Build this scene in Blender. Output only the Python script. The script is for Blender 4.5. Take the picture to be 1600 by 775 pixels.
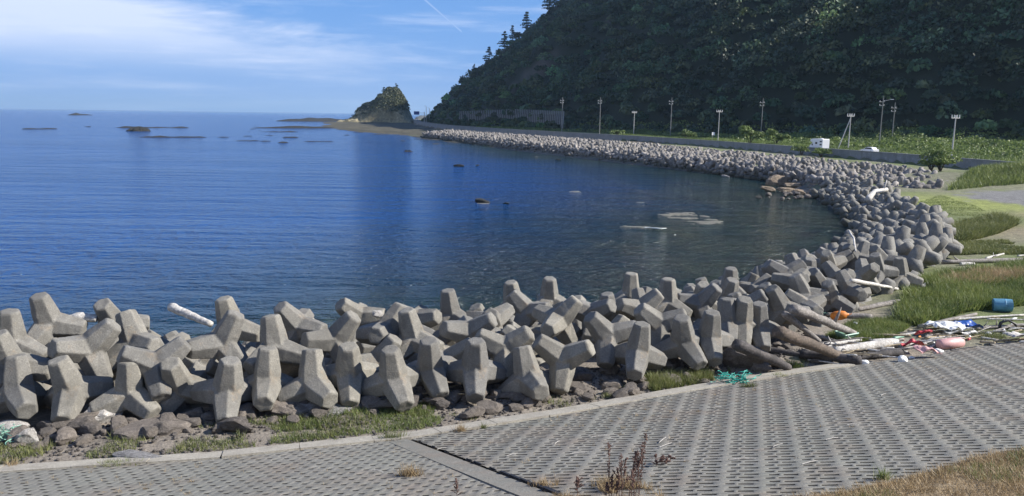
import bpy, bmesh, math, random
import numpy as np
from mathutils import Vector, Matrix, noise as mnoise

S = bpy.context.scene
for o in list(bpy.data.objects): bpy.data.objects.remove(o)
COL = S.collection
rnd = random.Random(7)
NR = np.random.RandomState(11)

# ------------------------------------------------------------------ camera
PITCH, ROLL, FPX, CAMZ = math.radians(9.56), math.radians(0.8), 1232.0, 11.0
_F = np.array([0, math.cos(PITCH), -math.sin(PITCH)])
_R0 = np.array([1.0, 0, 0]); _U0 = np.array([0, math.sin(PITCH), math.cos(PITCH)])
_R = _R0*math.cos(ROLL) + _U0*math.sin(ROLL)
_U = _U0*math.cos(ROLL) - _R0*math.sin(ROLL)
cam = bpy.data.cameras.new('camera'); cam.sensor_width = 36.0
cam.lens = 36.0*FPX/1600.0; cam.clip_start = 0.2; cam.clip_end = 60000
camo = bpy.data.objects.new('camera', cam); COL.objects.link(camo)
camo.matrix_world = Matrix(((_R[0], _U[0], -_F[0], 0), (_R[1], _U[1], -_F[1], 0), (_R[2], _U[2], -_F[2], CAMZ), (0, 0, 0, 1)))
S.camera = camo

# ------------------------------------------------------------------ world and sun
SUN_EL = math.radians(34); SUN_AZ = math.radians(93)       # azimuth clockwise from +Y (away from the camera)
sdir = Vector((math.sin(SUN_AZ)*math.cos(SUN_EL), math.cos(SUN_AZ)*math.cos(SUN_EL), math.sin(SUN_EL)))
S.view_settings.view_transform = 'Standard'; S.view_settings.look = 'None'
S.view_settings.exposure = 0.80; S.view_settings.gamma = 1.0
W = bpy.data.worlds.new('World'); S.world = W; W.use_nodes = True
wt = W.node_tree; wt.nodes.clear()
def wn(t, **k):
    n = wt.nodes.new(t)
    for a, b in k.items(): setattr(n, a, b)
    return n
wo = wn('ShaderNodeOutputWorld'); bg = wn('ShaderNodeBackground'); bg.inputs[1].default_value = 0.070
sky = wn('ShaderNodeTexSky', sky_type='NISHITA', sun_disc=False, sun_elevation=SUN_EL, sun_rotation=SUN_AZ)
sky.air_density = 1.0; sky.dust_density = 0.35; sky.ozone_density = 3.0; sky.altitude = 0
tc = wn('ShaderNodeTexCoord')
def wmath(op, a, b=None, c=None, clamp=False):
    n = wn('ShaderNodeMath', operation=op, use_clamp=clamp)
    for i, v in enumerate((a, b, c)):
        if v is None: continue
        if isinstance(v, (int, float)): n.inputs[i].default_value = v
        else: wt.links.new(v, n.inputs[i])
    return n.outputs[0]
sep = wn('ShaderNodeSeparateXYZ'); wt.links.new(tc.outputs['Generated'], sep.inputs[0])
dx, dy, dz = sep.outputs
az = wmath('ARCTAN2', dx, dy)                       # 0 straight ahead, negative to the left
comb = wn('ShaderNodeCombineXYZ'); wt.links.new(wmath('MULTIPLY', az, 2.2), comb.inputs[0])
wt.links.new(wmath('MULTIPLY', dz, 11.0), comb.inputs[1])
n1 = wn('ShaderNodeTexNoise'); n1.inputs['Scale'].default_value = 1.6; n1.inputs['Detail'].default_value = 9; n1.inputs['Roughness'].default_value = 0.62
n1.inputs['Distortion'].default_value = 0.6
wt.links.new(comb.outputs[0], n1.inputs['Vector'])
comb2 = wn('ShaderNodeCombineXYZ'); wt.links.new(wmath('MULTIPLY', az, 3.0), comb2.inputs[0])
wt.links.new(wmath('MULTIPLY', dz, 34.0), comb2.inputs[1])
n2 = wn('ShaderNodeTexNoise'); n2.inputs['Scale'].default_value = 1.8; n2.inputs['Detail'].default_value = 8; n2.inputs['Roughness'].default_value = 0.6
wt.links.new(comb2.outputs[0], n2.inputs['Vector'])
# a long bank of cloud over the sea, its crest sloping down to the right
ridge = wmath('ADD', wmath('MULTIPLY', az, -0.24), 0.030)
band = wmath('SUBTRACT', ridge, dz)                            # >0 below the crest
bandm = wn('ShaderNodeMapRange', interpolation_type='SMOOTHSTEP'); wt.links.new(wmath('ADD', band, wmath('MULTIPLY', wmath('SUBTRACT', n1.outputs[0], 0.5), 0.16)), bandm.inputs[0])
bandm.inputs[1].default_value = -0.03; bandm.inputs[2].default_value = 0.035
fade = wn('ShaderNodeMapRange', interpolation_type='SMOOTHSTEP'); wt.links.new(dz, fade.inputs[0])
fade.inputs[1].default_value = 0.035; fade.inputs[2].default_value = 0.10
bright = wmath('MULTIPLY', bandm.outputs[0], wmath('ADD', wmath('MULTIPLY', fade.outputs[0], 1.0), 0.12))
thin = wn('ShaderNodeMapRange', interpolation_type='SMOOTHSTEP'); wt.links.new(n2.outputs[0], thin.inputs[0])
thin.inputs[1].default_value = 0.46; thin.inputs[2].default_value = 0.80
cm = wmath('ADD', wmath('MULTIPLY', bright, wmath('ADD', n1.outputs[0], 0.42)), wmath('MULTIPLY', thin.outputs[0], 0.5), clamp=True)
# contrail: thin straight streak
ct = wmath('ABSOLUTE', wmath('ADD', wmath('SUBTRACT', dz, 0.1225), wmath('MULTIPLY', wmath('ADD', az, 0.094), 0.80)))
ctm = wn('ShaderNodeMapRange'); wt.links.new(ct, ctm.inputs[0]); ctm.inputs[1].default_value = 0.0; ctm.inputs[2].default_value = 0.0016
ctm.inputs[3].default_value = 0.42; ctm.inputs[4].default_value = 0.0
cte = wmath('MULTIPLY', wmath('LESS_THAN', wmath('ABSOLUTE', wmath('ADD', az, 0.0935)), 0.028), wmath('GREATER_THAN', dy, 0.0))
cm = wmath('MAXIMUM', cm, wmath('MULTIPLY', ctm.outputs[0], cte))
tint = wn('ShaderNodeMix', data_type='RGBA', blend_type='MULTIPLY'); tint.inputs[0].default_value = 1.0
wt.links.new(sky.outputs[0], tint.inputs[6]); tint.inputs[7].default_value = (0.40, 0.76, 1.22, 1)
mx = wn('ShaderNodeMix', data_type='RGBA'); wt.links.new(cm, mx.inputs[0])
# veil of marine haze low in the sky
veil = wn('ShaderNodeMapRange', interpolation_type='SMOOTHSTEP'); wt.links.new(dz, veil.inputs[0]); veil.inputs[1].default_value = 0.0; veil.inputs[2].default_value = 0.30
veil.inputs[3].default_value = 0.86; veil.inputs[4].default_value = 0.0
vl = wn('ShaderNodeMix', data_type='RGBA'); wt.links.new(veil.outputs[0], vl.inputs[0]); wt.links.new(tint.outputs[2], vl.inputs[6]); vl.inputs[7].default_value = (1.8, 3.35, 7.2, 1)
wt.links.new(vl.outputs[2], mx.inputs[6])
mx.inputs[7].default_value = (6.2, 7.1, 9.2, 1)
wt.links.new(mx.outputs[2], bg.inputs[0]); wt.links.new(bg.outputs[0], wo.inputs[0])
sl = bpy.data.lights.new('sun', 'SUN'); sl.energy = 5.0; sl.angle = math.radians(0.5); sl.color = (1.0, 0.95, 0.87)
so = bpy.data.objects.new('sun', sl); COL.objects.link(so)
so.rotation_euler = (-sdir).to_track_quat('-Z', 'Y').to_euler(); so.location = (60, -40, 80)

# ------------------------------------------------------------------ helpers
def tag(o, label=None, cat=None, group=None, kind=None):
    if label: o['label'] = label
    if cat: o['category'] = cat
    if group: o['group'] = group
    if kind: o['kind'] = kind
    return o
def link_mesh(name, me, m, parent=None):
    o = bpy.data.objects.new(name, me); COL.objects.link(o)
    if m is not None and not me.materials: me.materials.append(m)
    if parent is not None: o.parent = parent
    return o
def np_mesh(name, V, Fc, m, parent=None, smooth=False, cols=None):
    """V (n,3) array, Fc (k,3 or 4) int array"""
    V = np.asarray(V, dtype=np.float32); Fc = np.asarray(Fc, dtype=np.int32); k = Fc.shape[1]
    me = bpy.data.meshes.new(name)
    me.vertices.add(len(V)); me.vertices.foreach_set('co', V.ravel())
    me.loops.add(Fc.size); me.loops.foreach_set('vertex_index', Fc.ravel())
    me.polygons.add(len(Fc)); me.polygons.foreach_set('loop_start', np.arange(0, Fc.size, k, dtype=np.int32))
    try: me.polygons.foreach_set('loop_total', np.full(len(Fc), k, dtype=np.int32))
    except Exception: pass
    me.update(calc_edges=True)
    if smooth: me.polygons.foreach_set('use_smooth', np.ones(len(Fc), dtype=bool))
    if cols is not None:
        a = me.color_attributes.new('tone', 'FLOAT_COLOR', 'POINT')
        c = np.ones((len(V), 4), dtype=np.float32); c[:, :3] = cols; a.data.foreach_set('color', c.ravel())
    return link_mesh(name, me, m, parent)
class MB:
    def __init__(s): s.v = []; s.f = []
    def add(s, vs, fs):
        n = len(s.v); s.v += [tuple(v) for v in vs]; s.f += [tuple(i+n for i in f) for f in fs]
    def box(s, c, d, rz=0.0, M=None):
        hx, hy, hz = d[0]/2, d[1]/2, d[2]/2
        vs = [Vector((x*hx, y*hy, z*hz)) for z in (-1, 1) for y in (-1, 1) for x in (-1, 1)]
        R = Matrix.Rotation(rz, 3, 'Z') if M is None else M
        vs = [R @ v + Vector(c) for v in vs]
        s.add(vs, [(0, 2, 3, 1), (4, 5, 7, 6), (0, 1, 5, 4), (2, 6, 7, 3), (1, 3, 7, 5), (0, 4, 6, 2)])
    def tube(s, pts, rad, n=6, cap=True):
        pts = [Vector(p) for p in pts]
        if not hasattr(rad, '__len__'): rad = [rad]*len(pts)
        base = len(s.v); up = Vector((0.13, 0.21, 1)).normalized()
        for i, p in enumerate(pts):
            t = (pts[min(i+1, len(pts)-1)] - pts[max(i-1, 0)]).normalized()
            a = t.cross(up)
            if a.length < 0.15: a = t.cross(Vector((1, 0.1, 0)))
            a.normalize(); b = t.cross(a).normalized()
            for k in range(n):
                g = 2*math.pi*k/n; s.v.append(tuple(p + (a*math.cos(g) + b*math.sin(g))*rad[i]))
        for i in range(len(pts)-1):
            for k in range(n):
                k2 = (k+1) % n
                s.f.append((base+i*n+k, base+i*n+k2, base+(i+1)*n+k2, base+(i+1)*n+k))
        if cap:
            s.f.append(tuple(base+k for k in range(n))); e = base+(len(pts)-1)*n
            s.f.append(tuple(e+k for k in reversed(range(n))))
    def prism(s, poly, y0, y1):
        """poly in (x,z), extruded along y"""
        n = len(poly); vs = [(x, y0, z) for x, z in poly] + [(x, y1, z) for x, z in poly]
        s.add(vs, [tuple(range(n)), tuple(reversed(range(n, 2*n)))] + [(i, i+n, (i+1) % n+n, (i+1) % n) for i in range(n)])
    def build(s, name, m, parent=None, smooth=False, bevel=0):
        me = bpy.data.meshes.new(name); me.from_pydata(s.v, [], s.f)
        bm = bmesh.new(); bm.from_mesh(me); bmesh.ops.recalc_face_normals(bm, faces=bm.faces)
        if bevel: bmesh.ops.bevel(bm, geom=list(bm.edges), offset=bevel, segments=2, affect='EDGES', clamp_overlap=True)
        bm.to_mesh(me); bm.free()
        if smooth: me.polygons.foreach_set('use_smooth', [True]*len(me.polygons))
        me.update()
        return link_mesh(name, me, m, parent)
def empty(name, loc, rz=0.0):
    o = bpy.data.objects.new(name, None); COL.objects.link(o); o.location = loc; o.rotation_euler = (0, 0, rz)
    o.empty_display_size = 0.3; return o
def fbm(p, oct=4):
    return mnoise.fractal(Vector(p), 1.0, 2.0, oct)

# ------------------------------------------------------------------ materials
class NT:
    def __init__(s, name):
        s.m = bpy.data.materials.new(name); s.m.use_nodes = True; s.t = s.m.node_tree; s.t.nodes.clear()
        s.out = s.n('ShaderNodeOutputMaterial'); s.b = s.n('ShaderNodeBsdfPrincipled'); s.l(s.b.outputs[0], s.out.inputs[0])
        s.geo = s.n('ShaderNodeNewGeometry'); s.tc = s.n('ShaderNodeTexCoord')
    def n(s, t, **k):
        x = s.t.nodes.new(t)
        for a, b in k.items(): setattr(x, a, b)
        return x
    def l(s, a, b): s.t.links.new(a, b)
    def noise(s, scale, detail=5, rough=0.6, vec=None, stretch=None, rot=0.0):
        x = s.n('ShaderNodeTexNoise'); x.inputs['Scale'].default_value = scale; x.inputs['Detail'].default_value = detail; x.inputs['Roughness'].default_value = rough
        v = vec if vec is not None else s.tc.outputs['Object']
        if stretch:
            mp = s.n('ShaderNodeMapping'); mp.inputs['Scale'].default_value = stretch; mp.inputs['Rotation'].default_value = (0, 0, rot); s.l(v, mp.inputs[0]); v = mp.outputs[0]
        s.l(v, x.inputs['Vector']); return x.outputs[0]
    def ramp(s, f, stops):
        r = s.n('ShaderNodeValToRGB'); e = r.color_ramp.elements
        while len(e) < len(stops): e.new(0.5)
        for i, (p, c) in enumerate(stops):
            e[i].position = p; e[i].color = (c[0], c[1], c[2], 1) if hasattr(c, '__len__') else (c, c, c, 1)
        s.l(f, r.inputs[0]); return r.outputs[0]
    def mix(s, f, a, b, mode='MIX'):
        x = s.n('ShaderNodeMix', data_type='RGBA', blend_type=mode)
        for sock, v in ((x.inputs[0], f), (x.inputs[6], a), (x.inputs[7], b)):
            if isinstance(v, (int, float)): sock.default_value = v
            elif hasattr(v, '__len__'): sock.default_value = (v[0], v[1], v[2], 1)
            else: s.l(v, sock)
        return x.outputs[2]
    def math(s, op, a, b=None, clamp=False):
        x = s.n('ShaderNodeMath', operation=op, use_clamp=clamp)
        for i, v in enumerate((a, b)):
            if v is None: continue
            if isinstance(v, (int, float)): x.inputs[i].default_value = v
            else: s.l(v, x.inputs[i])
        return x.outputs[0]
    def bump(s, h, strength=0.4, dist=0.02, normal=None):
        b = s.n('ShaderNodeBump'); b.inputs['Strength'].default_value = strength; b.inputs['Distance'].default_value = dist
        s.l(h, b.inputs['Height'])
        if normal is not None: s.l(normal, b.inputs['Normal'])
        s.l(b.outputs[0], s.b.inputs['Normal']); return b.outputs[0]
    def col(s, c):
        if hasattr(c, '__len__'): s.b.inputs['Base Color'].default_value = (c[0], c[1], c[2], 1)
        else: s.l(c, s.b.inputs['Base Color'])
    def set(s, **k):
        for a, b in k.items(): s.b.inputs[a.replace('_', ' ')].default_value = b
        return s
    def oi(s): return s.n('ShaderNodeObjectInfo').outputs['Random']

def m_plain(name, c, rough=0.6, var=0.25, scale=4.0, bump=0.2, metal=0.0):
    t = NT(name); f = t.noise(scale, 5)
    t.col(t.mix(t.ramp(f, [(0.3, 0.0), (0.75, 1.0)]), [x*(1-var) for x in c], [min(1, x*(1+var)) for x in c]))
    t.set(Roughness=rough, Metallic=metal); t.bump(t.noise(scale*6, 4), bump, 0.01); return t.m

def m_concrete(name, base, warm, bumpd=0.03, sc=1.0, world=False, blotch=False):
    t = NT(name); v = t.geo.outputs['Position'] if world else t.tc.outputs['Object']
    big = t.noise(0.9*sc, 6, 0.6, v); fine = t.noise(22*sc, 6, 0.75, v); mid = t.noise(5*sc, 6, 0.7, v)
    c = t.mix(t.ramp(big, [(0.35, 0.0), (0.68, 1.0)]), base, warm)
    c = t.mix(t.ramp(fine, [(0.35, 0.65), (0.62, 0.0)]), c, [x*0.55 for x in base])
    c = t.mix(t.ramp(mid, [(0.55, 0.0), (0.74, 0.55)]), c, [min(1, x*1.45) for x in warm])
    if not world:
        r = t.oi(); c = t.mix(1.0, c, t.ramp(r, [(0.0, (0.78, 0.78, 0.8)), (0.5, (1, 0.98, 0.95)), (1.0, (1.16, 1.12, 1.04))]), 'MULTIPLY')
    if not blotch and name != 'seawall_concrete' and name != 'edge_concrete':
        och = t.noise(1.7*sc, 5, 0.7, v, (1, 1, 1), 0.7); c = t.mix(t.ramp(och, [(0.56, 0.0), (0.72, 0.5)]), c, (0.30, 0.215, 0.13))
        dk_ = t.noise(0.55, 5, 0.7, t.geo.outputs['Position']); c = t.mix(t.ramp(dk_, [(0.44, 0.0), (0.66, 0.6)]), c, (0.105, 0.10, 0.088))
        sp = t.n('ShaderNodeSeparateXYZ'); t.l(t.geo.outputs['Position'], sp.inputs[0])       # weed and damp near the sea level
        zz = t.math('ADD', sp.outputs[2], t.math('MULTIPLY', t.noise(1.2, 4, .6, t.geo.outputs['Position']), -1.2))
        mr = t.n('ShaderNodeMapRange'); t.l(zz, mr.inputs[0]); mr.inputs[1].default_value = -0.3; mr.inputs[2].default_value = 0.8; mr.inputs[3].default_value = 0.85; mr.inputs[4].default_value = 0.0
        c = t.mix(mr.outputs[0], c, (0.035, 0.038, 0.025))
    if blotch:
        bl = t.noise(0.22, 5, 0.65, t.geo.outputs['Position']); c = t.mix(t.ramp(bl, [(0.40, 0.0), (0.62, 0.55)]), c, (0.175, 0.18, 0.155))
        bl2 = t.noise(0.35, 6, 0.7, t.geo.outputs['Position'], (1, 1.5, 1), 1.0); c = t.mix(t.ramp(bl2, [(0.50, 0.0), (0.70, 0.65)]), c, (0.215, 0.165, 0.125))
    if name.startswith('distant'): c = t.mix(1.0, c, t.ramp(t.noise(0.42, 3, .8, v), [(0.34, 0.5), (0.66, 1.55)]), 'MULTIPLY')
    stain = t.noise(2.3*sc, 4, 0.5, t.geo.outputs['Position'], (1, 1, 0.35))
    c = t.mix(t.ramp(stain, [(0.56, 0.0), (0.72, 0.45)]), c, [base[0]*0.5, base[1]*0.48, base[2]*0.44])
    t.col(c); t.set(Roughness=0.92)
    h = t.math('ADD', fine, t.math('MULTIPLY', mid, 0.8)); t.bump(h, 0.7, bumpd); return t.m

def m_leaf(name, dark, mid, light, sc=0.25, trans=0.25, vc=False):
    t = NT(name); v = t.geo.outputs['Position']
    f = t.noise(sc, 4, 0.6, v); g = t.noise(sc*14, 3, 0.6, v)
    c = t.mix(t.ramp(f, [(0.35, 0.0), (0.65, 1.0)]), dark, mid)
    c = t.mix(t.ramp(g, [(0.5, 0.0), (0.72, 0.85)]), c, light)
    if vc: a_ = t.n('ShaderNodeVertexColor'); a_.layer_name = 'tone'; c = t.mix(1.0, c, a_.outputs[0], 'MULTIPLY')
    t.col(c); t.set(Roughness=0.6)
    tr = t.n('ShaderNodeBsdfTranslucent'); t.l(c, tr.inputs[0]); ms = t.n('ShaderNodeMixShader'); ms.inputs[0].default_value = trans
    t.l(t.b.outputs[0], ms.inputs[1]); t.l(tr.outputs[0], ms.inputs[2]); t.l(ms.outputs[0], t.out.inputs[0]); return t.m

def m_wood(name, c1, c2):
    t = NT(name); v = t.tc.outputs['Object']
    f = t.noise(3, 6, 0.7, v, (1, 1, 1)); g = t.noise(14, 5, 0.7, v, (1.0, 0.25, 1.0))
    c = t.mix(t.ramp(f, [(0.35, 0), (0.65, 1)]), c1, c2); c = t.mix(t.ramp(g, [(0.45, 0.6), (0.6, 0)]), c, [x*0.45 for x in c1])
    t.col(c); t.set(Roughness=0.85); t.bump(g, 0.6, 0.03); return t.m

def m_rock(name, c1, c2, sc=1.0, bumpd=0.05, world=False):
    t = NT(name); v = t.geo.outputs['Position'] if world else t.tc.outputs['Object']
    f = t.noise(1.6*sc, 6, 0.65, v); g = t.noise(9*sc, 6, 0.75, v)
    c = t.mix(t.ramp(f, [(0.35, 0), (0.68, 1)]), c1, c2); c = t.mix(t.ramp(g, [(0.38, 0.7), (0.6, 0)]), c, [x*0.4 for x in c1])
    if not world:
        c = t.mix(1.0, c, t.ramp(t.oi(), [(0.0, (0.6, 0.6, 0.62)), (0.6, (1, 0.97, 0.93)), (1.0, (1.35, 1.3, 1.25))]), 'MULTIPLY')
    t.col(c); t.set(Roughness=0.9); t.bump(t.math('ADD', f, g), 0.8, bumpd); return t.m

M = {}
M['tetra'] = m_concrete('tetrapod_concrete', (0.19, 0.185, 0.170), (0.305, 0.295, 0.268))
M['tetra_far'] = m_concrete('distant_tetrapod_concrete', (0.19, 0.178, 0.168), (0.36, 0.33, 0.305), world=True, sc=0.5, bumpd=0.1)
M['apron'] = m_concrete('revetment_concrete', (0.195, 0.187, 0.165), (0.28, 0.264, 0.232), world=True, bumpd=0.015, blotch=True)
M['slotshade'] = m_plain('slot_shade', (0.022, 0.021, 0.020), 0.95, 0.4, 3.0)  # dark of the slot depths, shade put into the colour
M['edge'] = m_concrete('edge_concrete', (0.36, 0.33, 0.28), (0.47, 0.44, 0.37), world=True, bumpd=0.02)
M['wall'] = m_concrete('seawall_concrete', (0.20, 0.215, 0.23), (0.28, 0.29, 0.31), world=True, sc=0.3)
M['fencenet'] = m_plain('shaded_net', (0.05, 0.055, 0.055), 0.9, 0.3, 0.5)  # hill shade over the fence is put into this dark net colour
M['fencepost'] = m_plain('dull_fence_steel', (0.22, 0.225, 0.23), 0.8, 0.3, 0.5)
M['road'] = m_plain('asphalt', (0.07, 0.07, 0.075), 0.9, 0.2, 0.5)
M['line'] = m_plain('road_paint', (0.75, 0.75, 0.73), 0.7, 0.1)
M['white'] = m_plain('white_paint', (0.80, 0.80, 0.80), 0.35, 0.05, 2.0, 0.05)
M['glass'] = NT('dark_glass').set(Roughness=0.08).m; M['glass'].node_tree.nodes['Principled BSDF'].inputs['Base Color'].default_value = (0.015, 0.02, 0.025, 1)
M['rubber'] = m_plain('black_rubber', (0.02, 0.02, 0.02), 0.8)
M['metal'] = m_plain('galvanised_steel', (0.35, 0.36, 0.37), 0.45, 0.15, 3, 0.1, 0.6)
M['pole'] = m_plain('pole_concrete', (0.48, 0.47, 0.45), 0.8, 0.12, 1.0)
M['pole_shaded'] = m_plain('shaded_pole_concrete', (0.22, 0.22, 0.21), 0.85, 0.2, 1.0)  # darker copy of the pole concrete, hill shade painted into it
M['signblue'] = m_plain('sign_blue', (0.02, 0.06, 0.25), 0.5)
M['rock'] = m_rock('boulder_rock', (0.13, 0.115, 0.10), (0.27, 0.24, 0.215), 2.2, 0.06)
M['rock_pale'] = m_rock('pale_speckled_rock', (0.30, 0.29, 0.28), (0.66, 0.65, 0.63), 3.0, 0.06)
M['rock_pale_w'] = m_rock('shoal_rock', (0.09, 0.088, 0.070), (0.26, 0.25, 0.21), 1.6, 0.1, True)
M['reef'] = m_rock('reef_rock', (0.012, 0.013, 0.014), (0.036, 0.035, 0.028), 0.25, 0.25, True)
M['shelf'] = m_rock('tidal_shelf_rock', (0.045, 0.042, 0.025), (0.13, 0.115, 0.07), 0.08, 0.2, True)
M['stack'] = m_rock('sea_stack_rock', (0.20, 0.17, 0.09), (0.46, 0.40, 0.25), 0.05, 0.8, True)
M['tan'] = m_rock('tan_rock', (0.22, 0.165, 0.12), (0.47, 0.37, 0.26), 0.8, 0.25, True)
M['wood_white'] = m_wood('bleached_wood', (0.50, 0.47, 0.43), (0.74, 0.71, 0.66))
M['wood_grey'] = m_wood('weathered_grey_wood', (0.20, 0.18, 0.165), (0.36, 0.33, 0.30))
M['wood_brown'] = m_wood('wet_brown_wood', (0.085, 0.066, 0.052), (0.19, 0.145, 0.11))
M['wood_dark'] = m_wood('dark_wood', (0.05, 0.045, 0.045), (0.12, 0.105, 0.10))
M['straw'] = m_wood('dry_reed', (0.42, 0.33, 0.20), (0.62, 0.52, 0.36))
M['orange'] = m_plain('orange_plastic', (0.70, 0.22, 0.03), 0.55, 0.25); M['blue'] = m_plain('blue_plastic', (0.10, 0.27, 0.40), 0.55, 0.35, 2.5)
M['dblue'] = m_plain('deep_blue_plastic', (0.02, 0.08, 0.32), 0.4, 0.15); M['red'] = m_plain('red_plastic', (0.48, 0.05, 0.06), 0.45, 0.2)
M['pink'] = m_plain('pink_plastic', (0.62, 0.36, 0.34), 0.5, 0.15); M['foam'] = m_plain('white_foam', (0.72, 0.72, 0.70), 0.7, 0.12, 6)
M['black'] = m_plain('black_plastic', (0.02, 0.02, 0.022), 0.5, 0.2); M['teal'] = m_plain('teal_net', (0.01, 0.30, 0.24), 0.6, 0.3, 20)
M['palegreen'] = m_plain('pale_green_plastic', (0.18, 0.34, 0.26), 0.5, 0.2)
M['bark'] = m_wood('bark', (0.07, 0.055, 0.045), (0.14, 0.11, 0.09))
M['forest'] = m_leaf('forest_leaves', (0.018, 0.046, 0.034), (0.055, 0.10, 0.045), (0.10, 0.15, 0.06), 0.022, vc=True)
M['pine'] = m_leaf('pine_needles', (0.014, 0.032, 0.018), (0.03, 0.055, 0.025), (0.05, 0.08, 0.035), 0.1, 0.1)
M['brush'] = m_leaf('thicket_leaves', (0.06, 0.10, 0.028), (0.16, 0.22, 0.055), (0.36, 0.42, 0.15), 0.12, 0.35)
M['stackveg'] = m_leaf('stack_scrub_leaves', (0.035, 0.05, 0.022), (0.09, 0.10, 0.040), (0.16, 0.16, 0.07), 0.05)
M['grass'] = m_leaf('grass_blades', (0.10, 0.13, 0.04), (0.19, 0.21, 0.07), (0.36, 0.33, 0.17), 0.6, 0.3)
M['lush'] = m_leaf('lush_grass_blades', (0.08, 0.125, 0.035), (0.18, 0.225, 0.06), (0.36, 0.35, 0.15), 0.5, 0.35)
M['drygrass'] = m_leaf('dry_grass_blades', (0.28, 0.20, 0.11), (0.40, 0.30, 0.17), (0.52, 0.42, 0.26), 0.8, 0.3)
M['weed'] = m_plain('dried_weed_stem', (0.12, 0.065, 0.05), 0.8, 0.3, 20)
M['seed'] = m_plain('dried_seed', (0.13, 0.075, 0.06), 0.8, 0.4, 30)
M['white_foamline'] = m_plain('sea_foam', (0.55, 0.58, 0.56), 0.6, 0.2, 3)

def m_ground():
    t = NT('ground_soil'); a = t.n('ShaderNodeVertexColor'); a.layer_name = 'tone'
    v = t.geo.outputs['Position']; f = t.noise(1.3, 8, 0.7, v); g = t.noise(14, 6, 0.75, v)
    c = t.mix(1.0, a.outputs[0], t.ramp(f, [(0.3, 0.62), (0.7, 1.35)]), 'MULTIPLY')
    c = t.mix(1.0, c, t.ramp(g, [(0.35, 0.6), (0.65, 1.3)]), 'MULTIPLY')
    t.col(c); t.set(Roughness=0.95); t.bump(t.math('ADD', g, t.math('MULTIPLY', f, 2.0)), 0.8, 0.06); return t.m
M['ground'] = m_ground()

def m_sea():
    t = NT('sea_water'); v = t.geo.outputs['Position']
    a = t.n('ShaderNodeVertexColor'); a.layer_name = 'tone'
    # bed showing through the shallows
    weeds = t.noise(0.11, 7, 0.65, v, (1.6, 0.6, 1), 0.35)
    sepc = t.n('ShaderNodeSeparateColor'); t.l(a.outputs[0], sepc.inputs[0]); shallow = sepc.outputs[0]
    deep = (0.005, 0.060, 0.225); weed = t.mix(t.ramp(weeds, [(0.42, 0.0), (0.66, 1.0)]), (0.004, 0.020, 0.020), (0.030, 0.042, 0.026))
    t.col(t.mix(shallow, deep, weed)); t.set(Roughness=0.10, IOR=1.333)
    sw = t.noise(0.27, 3, 0.5, v, (0.20, 1.0, 1), -0.24)
    rp = t.noise(1.15, 4, 0.6, v, (0.70, 1.0, 1), -0.16)
    fine = t.noise(4.2, 3, 0.6, v, (0.9, 1.0, 1), 0.2)
    gust = t.ramp(t.noise(0.022, 4, 0.6, v, (0.35, 1.2, 1), -0.1), [(0.35, 0.45), (0.65, 1.0)])
    h = t.math('ADD', t.math('MULTIPLY', sw, 2.6), t.math('MULTIPLY', rp, 1.15))
    h = t.math('ADD', h, t.math('MULTIPLY', fine, 0.15))
    h = t.math('MULTIPLY', h, gust)
    t.bump(h, 1.0, 1.6); return t.m
M['sea'] = m_sea()

# ------------------------------------------------------------------ plan of the place (metres; camera at the origin, looking along +Y, sea at z = 0)
SHORE = [(-60, 26), (-40, 29), (-22, 32), (-12, 34), (-3, 37.5), (8, 44), (18.5, 54), (27, 64.5), (33.8, 78), (38.8, 92), (43.5, 114), (47, 141), (29, 183),
         (0, 251), (-28, 335), (-50, 400), (-68, 500), (-95, 620), (-150, 760), (-210, 900), (-190, 960), (-130, 1000), (-140, 1200), (-100, 2500), (2500, 3500), (3500, -800), (-600, -800), (-200, 0)]
INNER = [(-40, 14), (-20, 18.2), (-13.6, 19.9), (-8.2, 21.6), (-2.9, 23.7), (1.8, 25.4), (7.4, 27.6), (11.8, 32.4), (20.5, 41.1), (28.8, 51.5), (35.6, 63.9), (43.9, 90), (47, 100)]
EDGE = [(-60, 5), (-30, 13.5), (-12.5, 18.2), (-7.4, 19.2), (-2.8, 20.6), (1, 22.3), (6.4, 25), (10.3, 26.8), (14.5, 28.5), (21.1, 31.4), (32, 36.5), (60, 50), (120, 80), (400, 200)]
WALL = [(120, 60), (100, 100), (90, 130), (86.4, 147.1), (82.2, 170.6), (74.9, 194.6), (64.3, 236.8), (46.4, 292.3), (26, 334), (-1, 396), (-38, 504), (-66, 620), (-92, 760), (-122, 960), (-150, 1200)]
HILL = [(330, -160), (290, -40), (250, 60), (205, 140), (150, 205), (114, 252), (86, 300), (58, 350), (22, 422), (-12, 500), (-46, 600), (-70, 720), (-90, 830), (-104, 960), (-40, 1090), (150, 1500)]

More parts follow.
